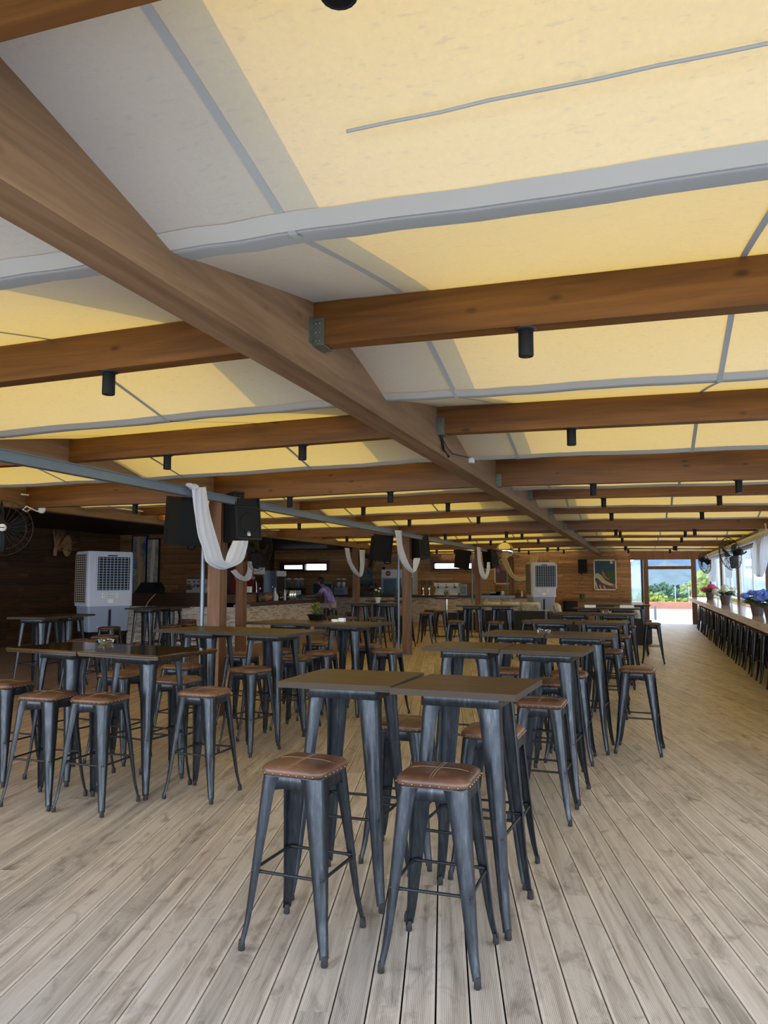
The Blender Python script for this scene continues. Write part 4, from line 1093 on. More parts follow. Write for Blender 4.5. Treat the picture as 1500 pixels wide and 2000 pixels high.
text_mesh('Coke', .07, 'logo_lettering', M['white'], lg, (-hw+.3, -.223, 1.92), (PI/2, 0, 0), .001)
for s in (-1, 1):
    a, b = (-hw+.04, -.02) if s < 0 else (.02, hw-.04)
    MB().box((a, -.215, .1), (b, -.2, 1.74)).build('door_liner', M['steel'], t); dgl = MB().box((a+.05, -.23, .2), (b-.05, -.216, 1.68)).build('glass_door', M['glassware'], t)
    MB().box((-.03 if s < 0 else .02, -.25, .7), (-.02 if s < 0 else .03, -.23, 1.3)).build('door_handle', M['metal_dk'], dgl)

# bottles, cans, bowl on the bar
def bottle(loc, h, r, mat, cap, lab, grp='bottles and cans on the bar', cat='bottle'):
    t = thing('bottle', lab, cat, loc, 0, grp)
    MB().lathe([(r*.9, 0), (r, .01), (r, h*.6), (r*.4, h*.76), (r*.36, h*.93)], 12).build('body', M[mat], t)
    MB().lathe([(r*.42, h*.92), (r*.42, h), (.001, h)], 10).build('cap', M[cap], t)
def onA(px): 
    p = at(px, 1170, x=-9.62); return Vector((-9.62, p.y, 1.065))
bottle(onA(508), .36, .036, 'glassware', 'white', 'tall clear bottle behind the wooden bowl on the bar')
bottle(onA(527), .26, .042, 'ketchup', 'ketchup', 'red sauce bottle on the bar right of the wooden bowl')
bottle(onA(532), .40, .038, 'glassware', 'white', 'tall clear bottle with white cap behind the red sauce bottle')
bottle(onA(537), .36, .045, 'white', 'white', 'white bottle on the bar right of the red sauce bottle')
bottle(onA(541), .20, .04, 'white', 'steel', 'short white bottle beside the tall white bottle')
bottle(onA(547), .24, .045, 'brownglass', 'cream', 'brown bottle in the middle of the bar')
bottle(onA(551), .27, .04, 'beer', 'metal_dk', 'dark green bottle in the middle of the bar')
bottle(onA(556), .30, .042, 'white', 'white', 'white bottle left of the row of silver cans')
bottle(onA(562), .28, .04, 'beer', 'steel', 'green bottle just left of the silver cans')
for px, nm in ((566, 'left'), (570, 'middle'), (575, 'right')):
    o = MB().lathe([(.05, 0), (.055, .01), (.055, .26), (.045, .28), (.001, .28)], 14).build('shaker_can', M['chrome'], loc=onA(px)); tag(o, 'tall silver can on the bar, %s of the three' % nm, 'can', 'silver cans on the bar')
o = MB().lathe([(.06, 0), (.16, .07), (.19, .15), (.175, .15), (.05, .03), (.001, .03)], 20).build('wooden_bowl', M['bowl'], loc=onA(518)); tag(o, 'pale wooden bowl on the bar near its corner', 'bowl')
for px, nm in ((585, 'left'), (589, 'middle'), (593, 'right')):
    o = MB().lathe([(.035, 0), (.045, .14), (.042, .14), (.03, .01), (.001, .01)], 14).build('drinking_glass', M['glassware'], loc=onA(px)); tag(o, 'empty glass near the far end of the bar, %s of the three' % nm, 'glass', 'glasses on the bar')
def onB(px): return Vector((at(px, 1160, y=18.6).x, 18.6, 1.30))
t = thing('wall_shelf', 'narrow dark counter behind the raised bar holding white cups', 'counter', (-9.95, 18.6, 0)); MB().box((-.6, -.2, 1.26), (.4, .2, 1.30)).build('top', M['dark_wood'], t); MB().box((-.5, -.15, 1.065), (.3, .15, 1.26)).build('support', M['dark_wood'], t)
for px, nm in ((482, 'left'), (488, 'right')):
    o = MB().lathe([(.055, 0), (.062, .16), (.055, .16), (.05, .02), (.001, .02)], 14).build('cup', M['white'], loc=onB(px)); tag(o, 'white paper cup before the red fridge, %s one' % nm, 'cup', 'white cups before the red fridge')

# bottle shelves at the back bar
t = thing('bottle_shelf', 'dark back bar shelf full of upright bottles left of the white fridge', 'shelf', (at(722, 1150, y=30.9).x, 30.95, 0))
for z in (1.10, 1.32, 1.72): MB().box((-.72, -.14, z), (.60, .2, z+.03)).build('shelf_board', M['steel'], t)
for sx in (-.75, .57): MB().box((sx, -.14, 0), (sx+.03, .2, 2.2)).build('upright', M['dark_wood'], t)
bx = t.location.x; k = 0
for z in (1.13, 1.35):
    for j in range(9):
        m_ = ['glassware', 'beer', 'brownglass'][(j*2+k) % 3]
        o = MB().lathe([(.032, 0), (.034, .01), (.034, .10), (.013, .145), (.012, .18), (.001, .18)], 10).build('bottle', M[m_], loc=(bx-.65+j*.15, 30.92, z))
        tag(o, 'small bottle in the %s row of the back bar shelf, %s from the left' % (('lower', 'upper')[z > 1.2], NTH[j]), 'bottle', 'bottles on the back bar shelf')
    k += 1
o = MB().box((at(700, 1100, y=31.1).x, 31.12, at(700, 1145, y=31.1).z), (at(727, 1100, y=31.1).x, 31.15, at(700, 1108, y=31.1).z)).build('wall_poster', M['art_blue']); tag(o, 'dark blue and red poster above the back bar shelf', 'poster')

# little things on the back bar right part
def pot_plant(name, loc, r, h, ph, lab, pm='clay', lm='leaf', n=60, spread=1.0, cat='plant', grp=None, flower=None, leaf=.05):
    t = thing(name, lab, cat, loc, 0, grp)
    MB().lathe([(r*.68, 0), (r*.72, .005), (r, h*.92), (r*1.06, h*.93), (r*1.06, h), (r*.92, h), (r*.85, h*.85), (.001, h*.85)], 20).build('pot', M[pm], t)
    rd = random.Random(int(loc[0]*100+loc[1]*10)); m = MB()
    for i in range(n):
        a = rd.uniform(0, 2*PI); e = rd.uniform(.1, 1.); rr_ = r*1.35*spread*math.sqrt(rd.random()); z = h*.9+ph*e*(1-.35*(rr_/(r*1.35*spread+1e-6))**2)
        c = Vector((rr_*math.cos(a), rr_*math.sin(a), z)); L = leaf*rd.uniform(.7, 1.3)
        d = Vector((math.cos(a), math.sin(a), rd.uniform(-.3, .8))).normalized(); s = d.cross(Vector((0, 0, 1))).normalized(); up = s.cross(d)
        m.add([c-d*L*.5, c+s*L*.32+up*L*.1, c+d*L*.6-up*L*.1, c-s*L*.32+up*L*.1], [(0, 1, 2, 3)], True)
    m.build('foliage', M[lm], t)
    st = MB()
    for i in range(5):
        a = i*1.3; st.tube([(0, 0, h*.8), (r*.4*math.cos(a), r*.4*math.sin(a), h*.9+ph*.6)], .004, 5)
    st.build('stems', M['leaf'], t)
    if flower:
        for (fx, fy, fz, fr, fm) in flower:
            f = MB()
            for i in range(70):
                zc = rd.uniform(-.5, 1); aa = rd.uniform(0, 2*PI); q = math.sqrt(max(0, 1-zc*zc)); p = Vector((fx+fr*q*math.cos(aa), fy+fr*q*math.sin(aa), fz+fr*.8*zc)); nr = (p-Vector((fx, fy, fz))).normalized()
                u = nr.orthogonal().normalized(); v = nr.cross(u); s = fr*.26
                f.add([p-u*s, p-v*s*.9+nr*s*.4, p+u*s, p+v*s*.9+nr*s*.4], [(0, 1, 2, 3)], True)
            f.ball((fx, fy, fz), fr*.82, 12, 8, (1, 1, .8)); f.build('flower_head', M[fm], t)
    return t
pot_plant('potted_plant', onback(973, 29.55), .09, .14, .24, 'dark green potted plant on the back bar under the dusk painting', 'black_plastic', n=70)
pot_plant('potted_plant', onback(1012, 29.4, 1.02), .12, .13, .26, 'bushy green potted plant at the right end of the back bar', 'clay', n=90, spread=1.5)
o = MB().lathe([(.03, 0), (.03, .15), (.012, .18), (.012, .22), (.001, .22)], 12).build('bottle', M['white'], loc=onback(1019, 29.25, 1.02)); tag(o, 'slim white bottle at the right end of the back bar', 'bottle')
o = MB().lathe([(.035, 0), (.04, .16), (.036, .16), (.001, .02)], 12).build('cup', M['white'], loc=onback(982, 29.4)); tag(o, 'white cup beside the dark potted plant on the back bar', 'cup')
for px, w, h, mt, lb in ((955, .7, .07, 'metal_dk', 'low black tray stack on the pale end of the back bar'), (972, .55, .11, 'cooler_tank', 'grey box on the pale end of the back bar')):
    p = onback(px, 29.75); o = MB().box((-w/2, -.1, 0), (w/2, .1, h)).build('storage_box', M[mt], loc=p); tag(o, lb, 'box')
# ------------------------------------------------------------------ paintings
def picture(name, px0, py0, px1, py1, y, mat, frame, lab, deco=None, t=.05):
    a = at(px0, py0, y=y); b = at(px1, py1, y=y); x0, x1, z1, z0 = a.x, b.x, a.z, b.z
    c = Vector(((x0+x1)/2, y, (z0+z1)/2)); hw, hh = (x1-x0)/2, (z1-z0)/2
    th = thing(name, lab, 'painting', c)
    MB().box((-hw+t*.5, -.012, -hh+t*.5), (hw-t*.5, .012, hh-t*.5)).build('canvas', M[mat], th)
    f = MB()
    for p, q in (((-hw, -hh), (hw, -hh+t)), ((-hw, hh-t), (hw, hh)), ((-hw, -hh), (-hw+t, hh)), ((hw-t, -hh), (hw, hh))): f.box((p[0], -.03, p[1]), (q[0], .02, q[1]))
    f.build('frame', M[frame], th)
    def blob(pts, mt, nm, d=.016):
        m = MB(); vs = [(x*hw, -d, z*hh) for x, z in pts]
        m.add(vs, [tuple(range(len(vs)))]); m.build(nm, M[mt], th)
    for k, (pts, mt, nm) in enumerate(deco or []): blob(pts, mt, nm, .0135+.0012*k)
    return th
def circ(cx, cz, rx, rz, n=18): return [(cx+rx*math.cos(2*PI*i/n), cz+rz*math.sin(2*PI*i/n)) for i in range(n)]
picture('painting', 1159, 1093, 1205, 1153, 31.16, 'art_night', 'white_paint', 'white framed moonlit painting with pale curling shape on the back plank wall',
    [(circ(.58, .82, .15, .11), 'cream', 'painted_moon'),
     ([(-.95, -.95), (.9, -.95), (.9, -.55), (.2, -.35), (-.3, -.45), (-.95, -.3)], 'art_dusk', 'painted_ground'),
     ([(-.1, .1), (.2, .3), (.9, .15), (.9, -.35), (.5, -.2), (.2, -.1)], 'green_p', 'painted_leaves'),
     ([(-.92, .05), (-.6, .12), (-.3, -.05), (0, -.35), (.35, -.5), (.75, -.62), (.85, -.78), (.5, -.72), (.05, -.62), (-.3, -.5), (-.55, -.3), (-.75, -.2), (-.92, -.25)], 'cream', 'painted_curl'),
     ([(-.3, .2), (-.15, .25), (.05, -.05), (.3, -.25), (.4, -.1), (.35, -.32), (0, -.25), (-.25, 0)], 'cabinet', 'painted_figure'),
     ([(.5, -.72), (.85, -.55), (.9, -.78), (.7, -.85)], 'orange', 'painted_flame'),
     ([(-.9, -.6), (-.8, -.4), (-.7, -.75), (-.6, -.95), (-.75, -.95)], 'cream', 'painted_roots'), ([(-.55, -.7), (-.45, -.62), (-.3, -.95), (-.42, -.95)], 'cream', 'painted_roots'), ([(-.2, -.72), (-.1, -.66), (.05, -.95), (-.08, -.95)], 'cream', 'painted_roots')])
picture('painting', 965, 1076, 1003, 1141, 31.16, 'art_dusk', 'white_paint', 'white framed dusk painting with red figure behind the cream swag',
    [(circ(-.2, .35, .3, .18), 'leaf_y', 'painted_ring'), (circ(-.2, .35, .17, .1), 'art_night', 'painted_centre'), ([(-.1, .2), (.4, .1), (.55, -.3), (.1, -.2), (-.3, -.1)], 'red', 'painted_figure'), (circ(.62, -.62, .16, .16), 'leaf_y', 'painted_bush'), ([(.5, -.95), (.75, -.95), (.7, -.72), (.55, -.72)], 'clay', 'painted_pot'), (circ(-.6, -.2, .2, .12), 'red', 'painted_blot')])
picture('painting', 259, 1046, 286, 1166, 19.46, 'art_blue', 'black_plastic', 'tall blue and ochre wall painting left of the grey pink one',
    [([(-.4, 1), (.1, 1), (.0, .5), (.5, .1), (.35, -.5), (.4, -.95), (-.2, -.95), (-.1, -.3), (-.3, .2)], 'cabinet', 'painted_trunk'), (circ(-.62, -.2, .28, .12), 'sea', 'painted_ring'), (circ(-.62, -.2, .18, .075), 'art_blue', 'painted_centre'), (circ(.6, .62, .3, .14), 'art_night', 'painted_patch')], .03)
picture('painting', 287, 1052, 310, 1158, 19.46, 'art_grey', 'black_plastic', 'tall grey and pink wall painting right of the blue one',
    [([(-.1, .95), (.3, .95), (.35, .2), (.1, -.3), (.2, -.9), (-.4, -.9), (-.3, .1)], 'cooler_tan', 'painted_figure')], .03)
picture('notice_board', 610, 1138, 650, 1162, 30.95, 'chalk', 'steel', 'blue framed chalkboard standing behind the seated person', None, .05)['category'] = 'notice board'

# ------------------------------------------------------------------ cabinets along the end wall
xs0 = -2.95; xs1 = -.45
wt = thing('sideboard_top', 'long grey wooden worktop on the cabinets below the moon painting', 'worktop', ((xs0-.05+xs1)/2, 30.9, .84))
L = (xs1-xs0+.05)/2; MB().box((-L, -.34, 0), (L, .3, .075)).build('slab', M['ridge'], wt)
cw = (xs1-xs0-.55)/3
for i, nm in enumerate(('left', 'middle', 'right')):
    t = thing('cabinet', '%s oak cabinet with two small doors under the long worktop' % nm, 'cabinet', (xs0+.55+cw*(i+.5), 30.92, 0), 0, 'oak cabinets')
    MB().box((-cw/2, -.26, 0), (cw/2, .26, .84)).build('carcass', M['cabinet'], t)
    for s in (-1, 1):
        a, b = (-cw/2+.015, -.008) if s < 0 else (.008, cw/2-.015)
        d = MB().box((a, -.285, .30), (b, -.262, .82)).build('door', M['cabinet'], t)
        MB().lathe([(.012, 0), (.02, .015), (.016, .022), (.001, .024)], 10, mtx=Matrix.Translation((s*.05, -.286, .70)) @ Matrix.Rotation(PI/2, 4, 'X')).build('knob', M['chrome'], d)
    MB().box((-cw/2+.015, -.285, .06), (cw/2-.015, -.262, .28)).build('drawer', M['cabinet'], t)
t = thing('open_cabinet', 'dark open shelf unit left of the oak cabinets', 'cabinet', (xs0+.26, 30.92, 0))
for a, b in (((-.27, -.26, 0), (-.24, .26, .84)), ((.24, -.26, 0), (.27, .26, .84))): MB().box(a, b).build('side_panel', M['dark_wood'], t)
for z in (.06, .42): MB().box((-.24, -.25, z), (.24, .25, z+.03)).build('shelf', M['dark_wood'], t)
MB().box((-.24, .23, .06), (.24, .26, .84)).build('back_panel', M['dark_wood'], t)
o = MB().lathe([(.075, 0), (.105, .19), (.11, .2), (.10, .2), (.07, .02), (.001, .02)], 18).build('bucket', M['galv'], loc=Vector((at(1137, 1165, y=30.8).x, 30.8, .915))); tag(o, 'small galvanised bucket on the worktop left of the moon painting', 'bucket')

# ------------------------------------------------------------------ flowers on the window counter
ZC = 1.02
def hyd(px, py, lab, cols, sc=1.0, dy=0.):
    p = at(px, py, z=ZC); r = .125*sc
    fl = [(dx*r*1.5, dy_*r*1.5, (.26+dz)*sc, fr*sc, c) for dx, dy_, dz, fr, c in cols]
    return pot_plant('potted_hydrangea', (p.x, p.y+dy, ZC), r, .24*sc, .15*sc, lab, 'pot', 'leaf', 90, 1.35, 'potted flower', 'potted hydrangeas on the window counter', fl, .11*sc)
hyd(1480, 1203, 'potted blue hydrangea on the window counter, the nearest full one', [(-1.1, -.3, .10, .072, 'blue_fl'), (.05, -.6, .13, .088, 'blue_fl'), (.7, .4, .16, .078, 'blue_fl'), (-.4, .7, .15, .07, 'blue_fl')], .92)
hyd(1508, 1212, 'potted pale blue hydrangea cut by the right photo edge', [(-.9, -.3, .10, .09, 'blue_fl'), (-.3, -.8, .13, .09, 'blue_fl'), (.3, .3, .16, .09, 'blue_fl')], .92)
hyd(1417, 1182, 'potted white hydrangea on the window counter', [(-1.0, -.2, .06, .10, 'white_fl'), (0, -.5, .12, .10, 'white_fl'), (.9, .2, .08, .10, 'white_fl'), (.1, .6, .16, .09, 'white_fl')], 1.0)
hyd(1387, 1172, 'potted pink hydrangea at the far end of the window counter', [(-.8, -.2, .05, .09, 'pink_fl'), (.2, -.5, .13, .12, 'pink_fl'), (.8, .3, .08, .10, 'pink_fl')], 1.0)

# ------------------------------------------------------------------ things on the tables
def ashtray(loc, lab):
    t = thing('glass_ashtray', lab, 'ashtray', loc, .4, 'glass ashtrays')
    MB().lathe([(.05, 0), (.062, .006), (.066, .036), (.058, .038), (.05, .014), (.001, .012)], 24).build('dish', M['glassware'], t)
    n = MB()
    for k in range(4): 
        a = k*PI/2; n.box((-.006, .054, .030), (.006, .068, .037), Matrix.Rotation(a, 4, 'Z'))
    n.build('rest_notches', M['white'], t)
ashtray(Vector((-.93, 7.72, 1.09)), 'round glass ashtray on the third table pair of the right row')
ashtray(at(207, 1257, z=1.06), 'round glass ashtray on the glossy table pair')
ashtray(Vector((-.55, 12.75, 1.09)), 'round glass ashtray on the fifth table pair of the right row')
p = at(655, 1214, z=1.09)
o = MB().lathe([(.05, 0), (.055, .03), (.05, .03), (.001, .01)], 18).build('sauce_dish', M['white'], loc=p); tag(o, 'small white round dish on the bowl plant table', 'dish')
p = at(668, 1214, z=1.09)
o = MB().box((-.04, -.03, 0), (.04, .03, .045)).build('sugar_box', M['white'], loc=p); tag(o, 'small white sugar box beside the white dish', 'box')
p = at(617, 1211, z=1.09)
pot_plant('bowl_plant', p, .115, .075, .17, 'yellow green plant in a shallow black bowl on the left tables', 'black_plastic', 'leaf_y', 80, .55, leaf=.06)
for (x, y, nm, fl) in ((-5.95, 17.35, 'with white blossoms on the nearer post tables', 'white_fl'), (-6.25, 19.75, 'with dark leaves on the farther post tables', None), (-5.95, 19.9, 'with sparse leaves on the farther post tables, right one', None)):
    pot_plant('table_plant', (x, y, 1.09), .065, .13, .20, 'small potted plant %s' % nm, 'white' if fl else 'pot', 'leaf', 40, 1.3, 'plant', 'small plants on the post tables', [(-.04, -.03, .30, .03, fl), (.05, 0, .34, .028, fl), (0, .05, .27, .03, fl)] if fl else None, .06)
for (x, y, w_, nm) in ((-.98, 15.55, .2, 'left half of the sixth table pair'), (-.30, 15.6, .26, 'right half of the sixth table pair'), (-.12, 17.75, .22, 'right half of the farthest table pair')):
    o = MB().box((-w_/2, -.1, 0), (w_/2, .1, .05)).build('napkin_stack', M['paper'], loc=(x, y, 1.09)); tag(o, 'white napkin stack on the %s' % nm, 'napkins', 'napkin stacks')

# round pedestal table
t = thing('pedestal_table', 'small round bar table on a bright steel column with a plant', 'bar table', (-5.42, 21.95, 0))
MB().lathe([(.34, 1.09), (.345, 1.095), (.345, 1.125), (.335, 1.13)], 32).build('round_top', M['dark_wood'], t)
MB().lathe([(.035, .02), (.035, 1.09)], 16).build('column', M['chrome'], t)
f = MB(); f.lathe([(.06, .0), (.05, .05), (.035, .07)], 14)
for k in range(4): f.box((-.3, -.025, 0), (.3, .025, .03), Matrix.Rotation(k*PI/2+.3, 4, 'Z'))
f.build('foot', M['metal_dk'], t)
pot_plant('table_plant', (-5.40, 21.9, 1.13), .06, .11, .12, 'small potted plant on the round pedestal table', 'clay', 'leaf', 40, 1.2, 'plant', None, None, .06)

# ------------------------------------------------------------------ lounge seats
def sofa(loc, rz, w, lab, n):
    t = thing('lounge_sofa', lab, 'sofa', loc, rz, 'dark lounge sofas')
    MB().box((-w/2, -.40, 0), (w/2, .40, .36)).build('base', M['sofa'], t)
    MB().box((-w/2, .28, .36), (w/2, .40, .66)).build('backrest', M['sofa'], t)
    for s in (-1, 1): MB().box((s*w/2-.07*(s > 0)-.0*(s < 0), -.40, .36), (s*w/2+.07*(s < 0), .28, .60)).build('armrest', M['sofa'], t)
    q = MB().box((-w/2, .40, .05), (w/2, .42, .62)).build('rear_panel', M['sofa'], t)
    out = []
    for k in range(n):
        x = -w/2+.1+(w-.2)*(k+.5)/n; cwid = (w-.25)/n/2
        m = MB(); m.loft([[(px*a, py*a, z) for px, py in rrect(cwid, .30, .06, 4)] for a, z in ((.9, .36), (1, .39), (1, .46), (.9, .49))], True, True, True, True); m.build('seat_pad', M['cushion'], t)
    return t, w
def cushions(t, w, n, lab):
    for k in range(n):
        x = -w/2+.15+(w-.3)*(k+.5)/n
        m = MB(); m.loft([[(px*a, y, pz*a) for px, pz in rrect((w-.35)/n/2, .21, .06, 4)] for a, y in ((.8, -.09), (1, -.03), (1, .03), (.8, .09))], True, True, True, True)
        M3 = Matrix.Rotation(t.rotation_euler.z, 3, 'Z')
        o = m.build('back_cushion', M['cushion'], loc=t.location+M3 @ Vector((x, .14, .72)), rot=(-.22, 0, t.rotation_euler.z)); tag(o, 'pale striped back cushion on the %s, %s' % (lab, ('first from the left', 'second from the left', 'third from the left', 'fourth from the left')[k]), 'cushion', 'striped sofa cushions')
s, w_ = sofa((-4.05, 25.2, 0), PI, 2.2, 'dark lounge sofa seen from behind before the back bar', 3); cushions(s, w_, 3, 'sofa before the back bar')
s, w_ = sofa((-2.35, 24.2, 0), PI*.55, 1.6, 'dark lounge sofa turned sideways before the far cooler', 2); cushions(s, w_, 2, 'sofa before the far cooler')
s, w_ = sofa((-.30, 21.0, 0), PI*.94, .85, 'dark lounge armchair in the aisle before the open door', 1); cushions(s, w_, 1, 'armchair before the open door')
t = thing('planter_box', 'low dark box behind the stools of the round table', 'box', (-5.8, 25.6, 0)); MB().box((-.5, -.3, 0), (.55, .3, .52)).build('casing', M['sofa'], t); MB().box((-.57, -.32, .52), (.57, .32, .56)).build('lid', M['metal_dk'], t)

# ------------------------------------------------------------------ mirror ball and roof fittings
mb_ = at(986, 1075, y=20.9)
t = thing('mirror_ball', 'silver mirror ball hanging from the roof near the third post', 'mirror ball', mb_)
MB().ball((0, 0, 0), .225, 32, 20).build('sphere', M['mirror'], t)
MB().lathe([(.04, .215), (.04, .25), (.01, .26)], 12).build('top_cap', M['metal_dk'], t)
MB().tube([(0, 0, .25), (0, 0, 2.74-mb_.z)], .006, 6).build('chain', M['metal_dk'], t)
def jbox(p, lab, s=1.):
    t = thing('junction_box', lab, 'junction box', p, 0, 'junction boxes on the ridge beam')
    MB().box((0, -.035*s, -.035*s), (.04*s, .035*s, .035*s)).build('box', M['white'], t)
    MB().tube([(.02, .035*s, .005), (.03, .08*s, .0), (.03, .10*s, .02)], .007, 6).build('cable_gland', M['metal_dk'], t)
jb = at(917, 897, x=-1.49); jbox(jb, 'white junction box on the side of the ridge beam, nearest one')
for px, py, nm in ((1083, 998, 'second'), (1150, 1041, 'third')): jbox(at(px, py, x=-1.49), 'white junction box on the side of the ridge beam, %s one' % nm, 1.1)
y0 = 5.76
o = MB().tube([(-1.475, 5.80, 2.74), (-1.475, 5.84, 2.70), (-1.47, 5.86, 2.645), (-1.47, 5.90, 2.63), (-1.475, 5.92, 2.66), (-1.475, 5.88, 2.72), (-1.475, 5.86, 2.745)], .006, 6)
o = o.tube([(-1.475, 5.85, 2.735), (-1.47, 6.0, 2.68), (-1.47, 6.2, 2.655), (-1.475, jb.y-.05, jb.z+.005)], .004, 6).tube([(-1.47, 5.90, 2.64), (-1.46, 5.97, 2.615), (-1.455, 6.0, 2.60)], [.006, .006, .012], 6).build('loose_cable', M['black_plastic'])
tag(o, 'loose black cable loop hanging on the ridge beam by the second rafter', 'cable')
t = thing('lamp_holder', 'white lamp holder with curly cable hanging from the dark beam at the left', 'lamp', at(82, 985, x=-7.8))
MB().tube([(0, 0, .0), (0, 0, .18)], .02, 10).build('stem', M['black_plastic'], t); MB().lathe([(.02, 0), (.045, -.02), (.05, -.08), (.03, -.12), (.001, -.125)], 14).build('bulb', M['white'], t)
MB().tube([(0, -.02, .06), (-.03, -.10, -.03), (-.05, -.22, -.12), (-.04, -.30, -.10), (-.02, -.26, -.05), (0, -.1, -.10), (0, 0, -.11)], .009, 6).build('cable', M['white'], t)
tl = at(325, 1012, x=-7.854); t = thing('tube_light', 'short white tube light on the dark beam behind the left speaker', 'lamp', tl)
MB().tube([(0, -.12, 0), (0, .28, 0)], .045, 12).build('tube', M['white'], t); MB().tube([(0, -.16, 0), (0, -.12, 0)], .047, 12).build('end_cap', M['orange'], t)
tl = at(522, 1031, x=-7.868); t = thing('beam_box', 'white electrical box on the dark beam right of the near speaker', 'electrical box', tl)
MB().box((-.03, -.3, -.04), (.03, .3, .04)).build('casing', M['white'], t)
o = MB().box((at(440, 1100, y=21).x, 20.9, at(440, 1100, y=21).z-.05), (at(452, 1100, y=21).x, 20.93, at(440, 1088, y=21).z)).build('notice', M['screen_white']); 
bpy.data.objects.remove(o)

# dried grass and mask decoration on the left wall
t = thing('dried_grass', 'fan of dried grass on the dark wall above the left cooler', 'wall decoration', at(108, 1062, x=-14.82))
m = MB(); rd = random.Random(5)
for i in range(46):
    a = rd.uniform(-.3, 1.5)*1.0+PI/2; L = rd.uniform(.4, .8); m.tube([(0, 0, -.2), (.05, -L*.5*math.cos(a), -.2+L*.5*math.sin(a)), (.12, -L*math.cos(a)*1.1, -.2+L*math.sin(a)*.85)], [.008, .006, .002], 4, False)
m.build('stalks', M['cabinet'], t); MB().tube([(.0, 0, -.32), (.02, 0, -.12)], .05, 8).build('binding', M['clay'], t)
t = thing('wooden_mask', 'plain yellow wooden mask on the dark wall above the left cooler', 'mask', at(131, 1066, x=-14.85), PI/2)
MB().ball((0, 0, 0), .30, 18, 12, (.55, .28, 1.0)).build('face', M['bowl'], t)
for s in (-1, 1): MB().ball((s*.065, -.07, .06), .03, 8, 5, (1.2, .6, .5)).build('eye_hole', M['void'], t)
MB().ball((0, -.075, -.14), .04, 8, 5, (1.3, .5, .4)).build('mouth_hole', M['void'], t)
MB().prism([(-.02, -.02), (.02, -.02), (.0, -.1)], -.06, .06).build('nose', M['bowl'], t)

# ------------------------------------------------------------------ the person at the end of the bar
dup(s0, (-9.12, 22.15, 0), .12, 'bar stool under the person in the purple shirt at the end of the bar', 'bar stools among the tables')
per = thing('person', 'person in a purple patterned shirt and pale trousers leaning on the bar end', 'person', (-9.12, 22.15, 0), 0)
def skin(name, pts, edges, mat, sub=2, root=0, parent=None):
    me = bpy.data.meshes.new(name); me.from_pydata([p for p, r in pts], edges, []); me.materials.append(mat)
    o = bpy.data.objects.new(name, me); COL.objects.link(o); o.parent = parent or per
    sm_ = o.modifiers.new('skin', 'SKIN'); ss = o.modifiers.new('sub', 'SUBSURF'); ss.levels = sub; ss.render_levels = sub
    if not me.skin_vertices: me.attributes.new  # layer is made by the modifier
    sv = me.skin_vertices[0].data
    for i, (p, r) in enumerate(pts): sv[i].radius = r if isinstance(r, tuple) else (r, r)
    sv[root].use_root = True
    sm_.use_smooth_shade = True
    return o
# faces the bar (-x), leans forward, elbows on the top
P = [((.02, 0, .88), (.15, .13)), ((-.02, 0, 1.02), (.14, .12)), ((-.10, 0, 1.20), (.15, .12)), ((-.20, 0, 1.36), (.15, .10)), ((-.27, 0, 1.44), (.06, .06)), ((-.33, 0, 1.50), (.055, .055)),
     ((-.37, 0, 1.575), (.085, .09)), ((-.40, 0, 1.64), (.075, .08)),
     ((-.20, -.18, 1.35), .058), ((-.34, -.23, 1.19), .046), ((-.52, -.12, 1.12), .036), ((-.60, -.06, 1.115), .028),
     ((-.20, .18, 1.35), .058), ((-.34, .23, 1.19), .046), ((-.52, .12, 1.12), .036), ((-.60, .06, 1.115), .028),
     ((-.02, -.10, .86), .085), ((-.40, -.13, .83), .068), ((-.36, -.13, .50), .05), ((-.33, -.13, .39), .036), ((-.43, -.13, .36), .034),
     ((-.02, .10, .86), .085), ((-.40, .13, .83), .068), ((-.36, .13, .50), .05), ((-.33, .13, .39), .036), ((-.43, .13, .36), .034)]
E_ = [(0, 1), (1, 2), (2, 3), (3, 4), (4, 5), (5, 6), (6, 7), (3, 8), (8, 9), (9, 10), (10, 11), (3, 12), (12, 13), (13, 14), (14, 15), (0, 16), (16, 17), (17, 18), (18, 19), (19, 20), (0, 21), (21, 22), (22, 23), (23, 24), (24, 25)]
body = skin('body', P, E_, M['skin'], 2, 0)
shp = [((.03, 0, .87), (.17, .15)), ((-.02, 0, 1.02), (.165, .145)), ((-.10, 0, 1.20), (.17, .14)), ((-.20, 0, 1.36), (.165, .115)), ((-.26, 0, 1.43), (.075, .075)),
       ((-.20, -.19, 1.35), .078), ((-.31, -.225, 1.225), .070), ((-.20, .19, 1.35), .078), ((-.31, .225, 1.225), .070)]
skin('shirt', shp, [(0, 1), (1, 2), (2, 3), (3, 4), (3, 5), (5, 6), (3, 7), (7, 8)], M['shirt'], 2, 0)
tr = [((.03, 0, .86), (.165, .135)), ((-.03, -.10, .86), .10), ((-.40, -.13, .835), .083), ((-.36, -.13, .52), .064), ((-.335, -.13, .43), .056), ((-.03, .10, .86), .10), ((-.40, .13, .835), .083), ((-.36, .13, .52), .064), ((-.335, .13, .43), .056)]
skin('trousers', tr, [(0, 1), (1, 2), (2, 3), (3, 4), (0, 5), (5, 6), (6, 7), (7, 8)], M['trousers'], 2, 0)
hm = MB(); hm.ball((-.355, 0, 1.635), .105, 18, 12, (1.0, .92, .92)); hm.ball((-.31, 0, 1.57), .085, 14, 8, (.8, 1., 1.)); hm.build('hair', M['hair'], per)
fm_ = MB(); fm_.ball((-.475, 0, 1.585), .017, 8, 6, (1, .7, 1.2)); fm_.build('nose', M['skin'], per)
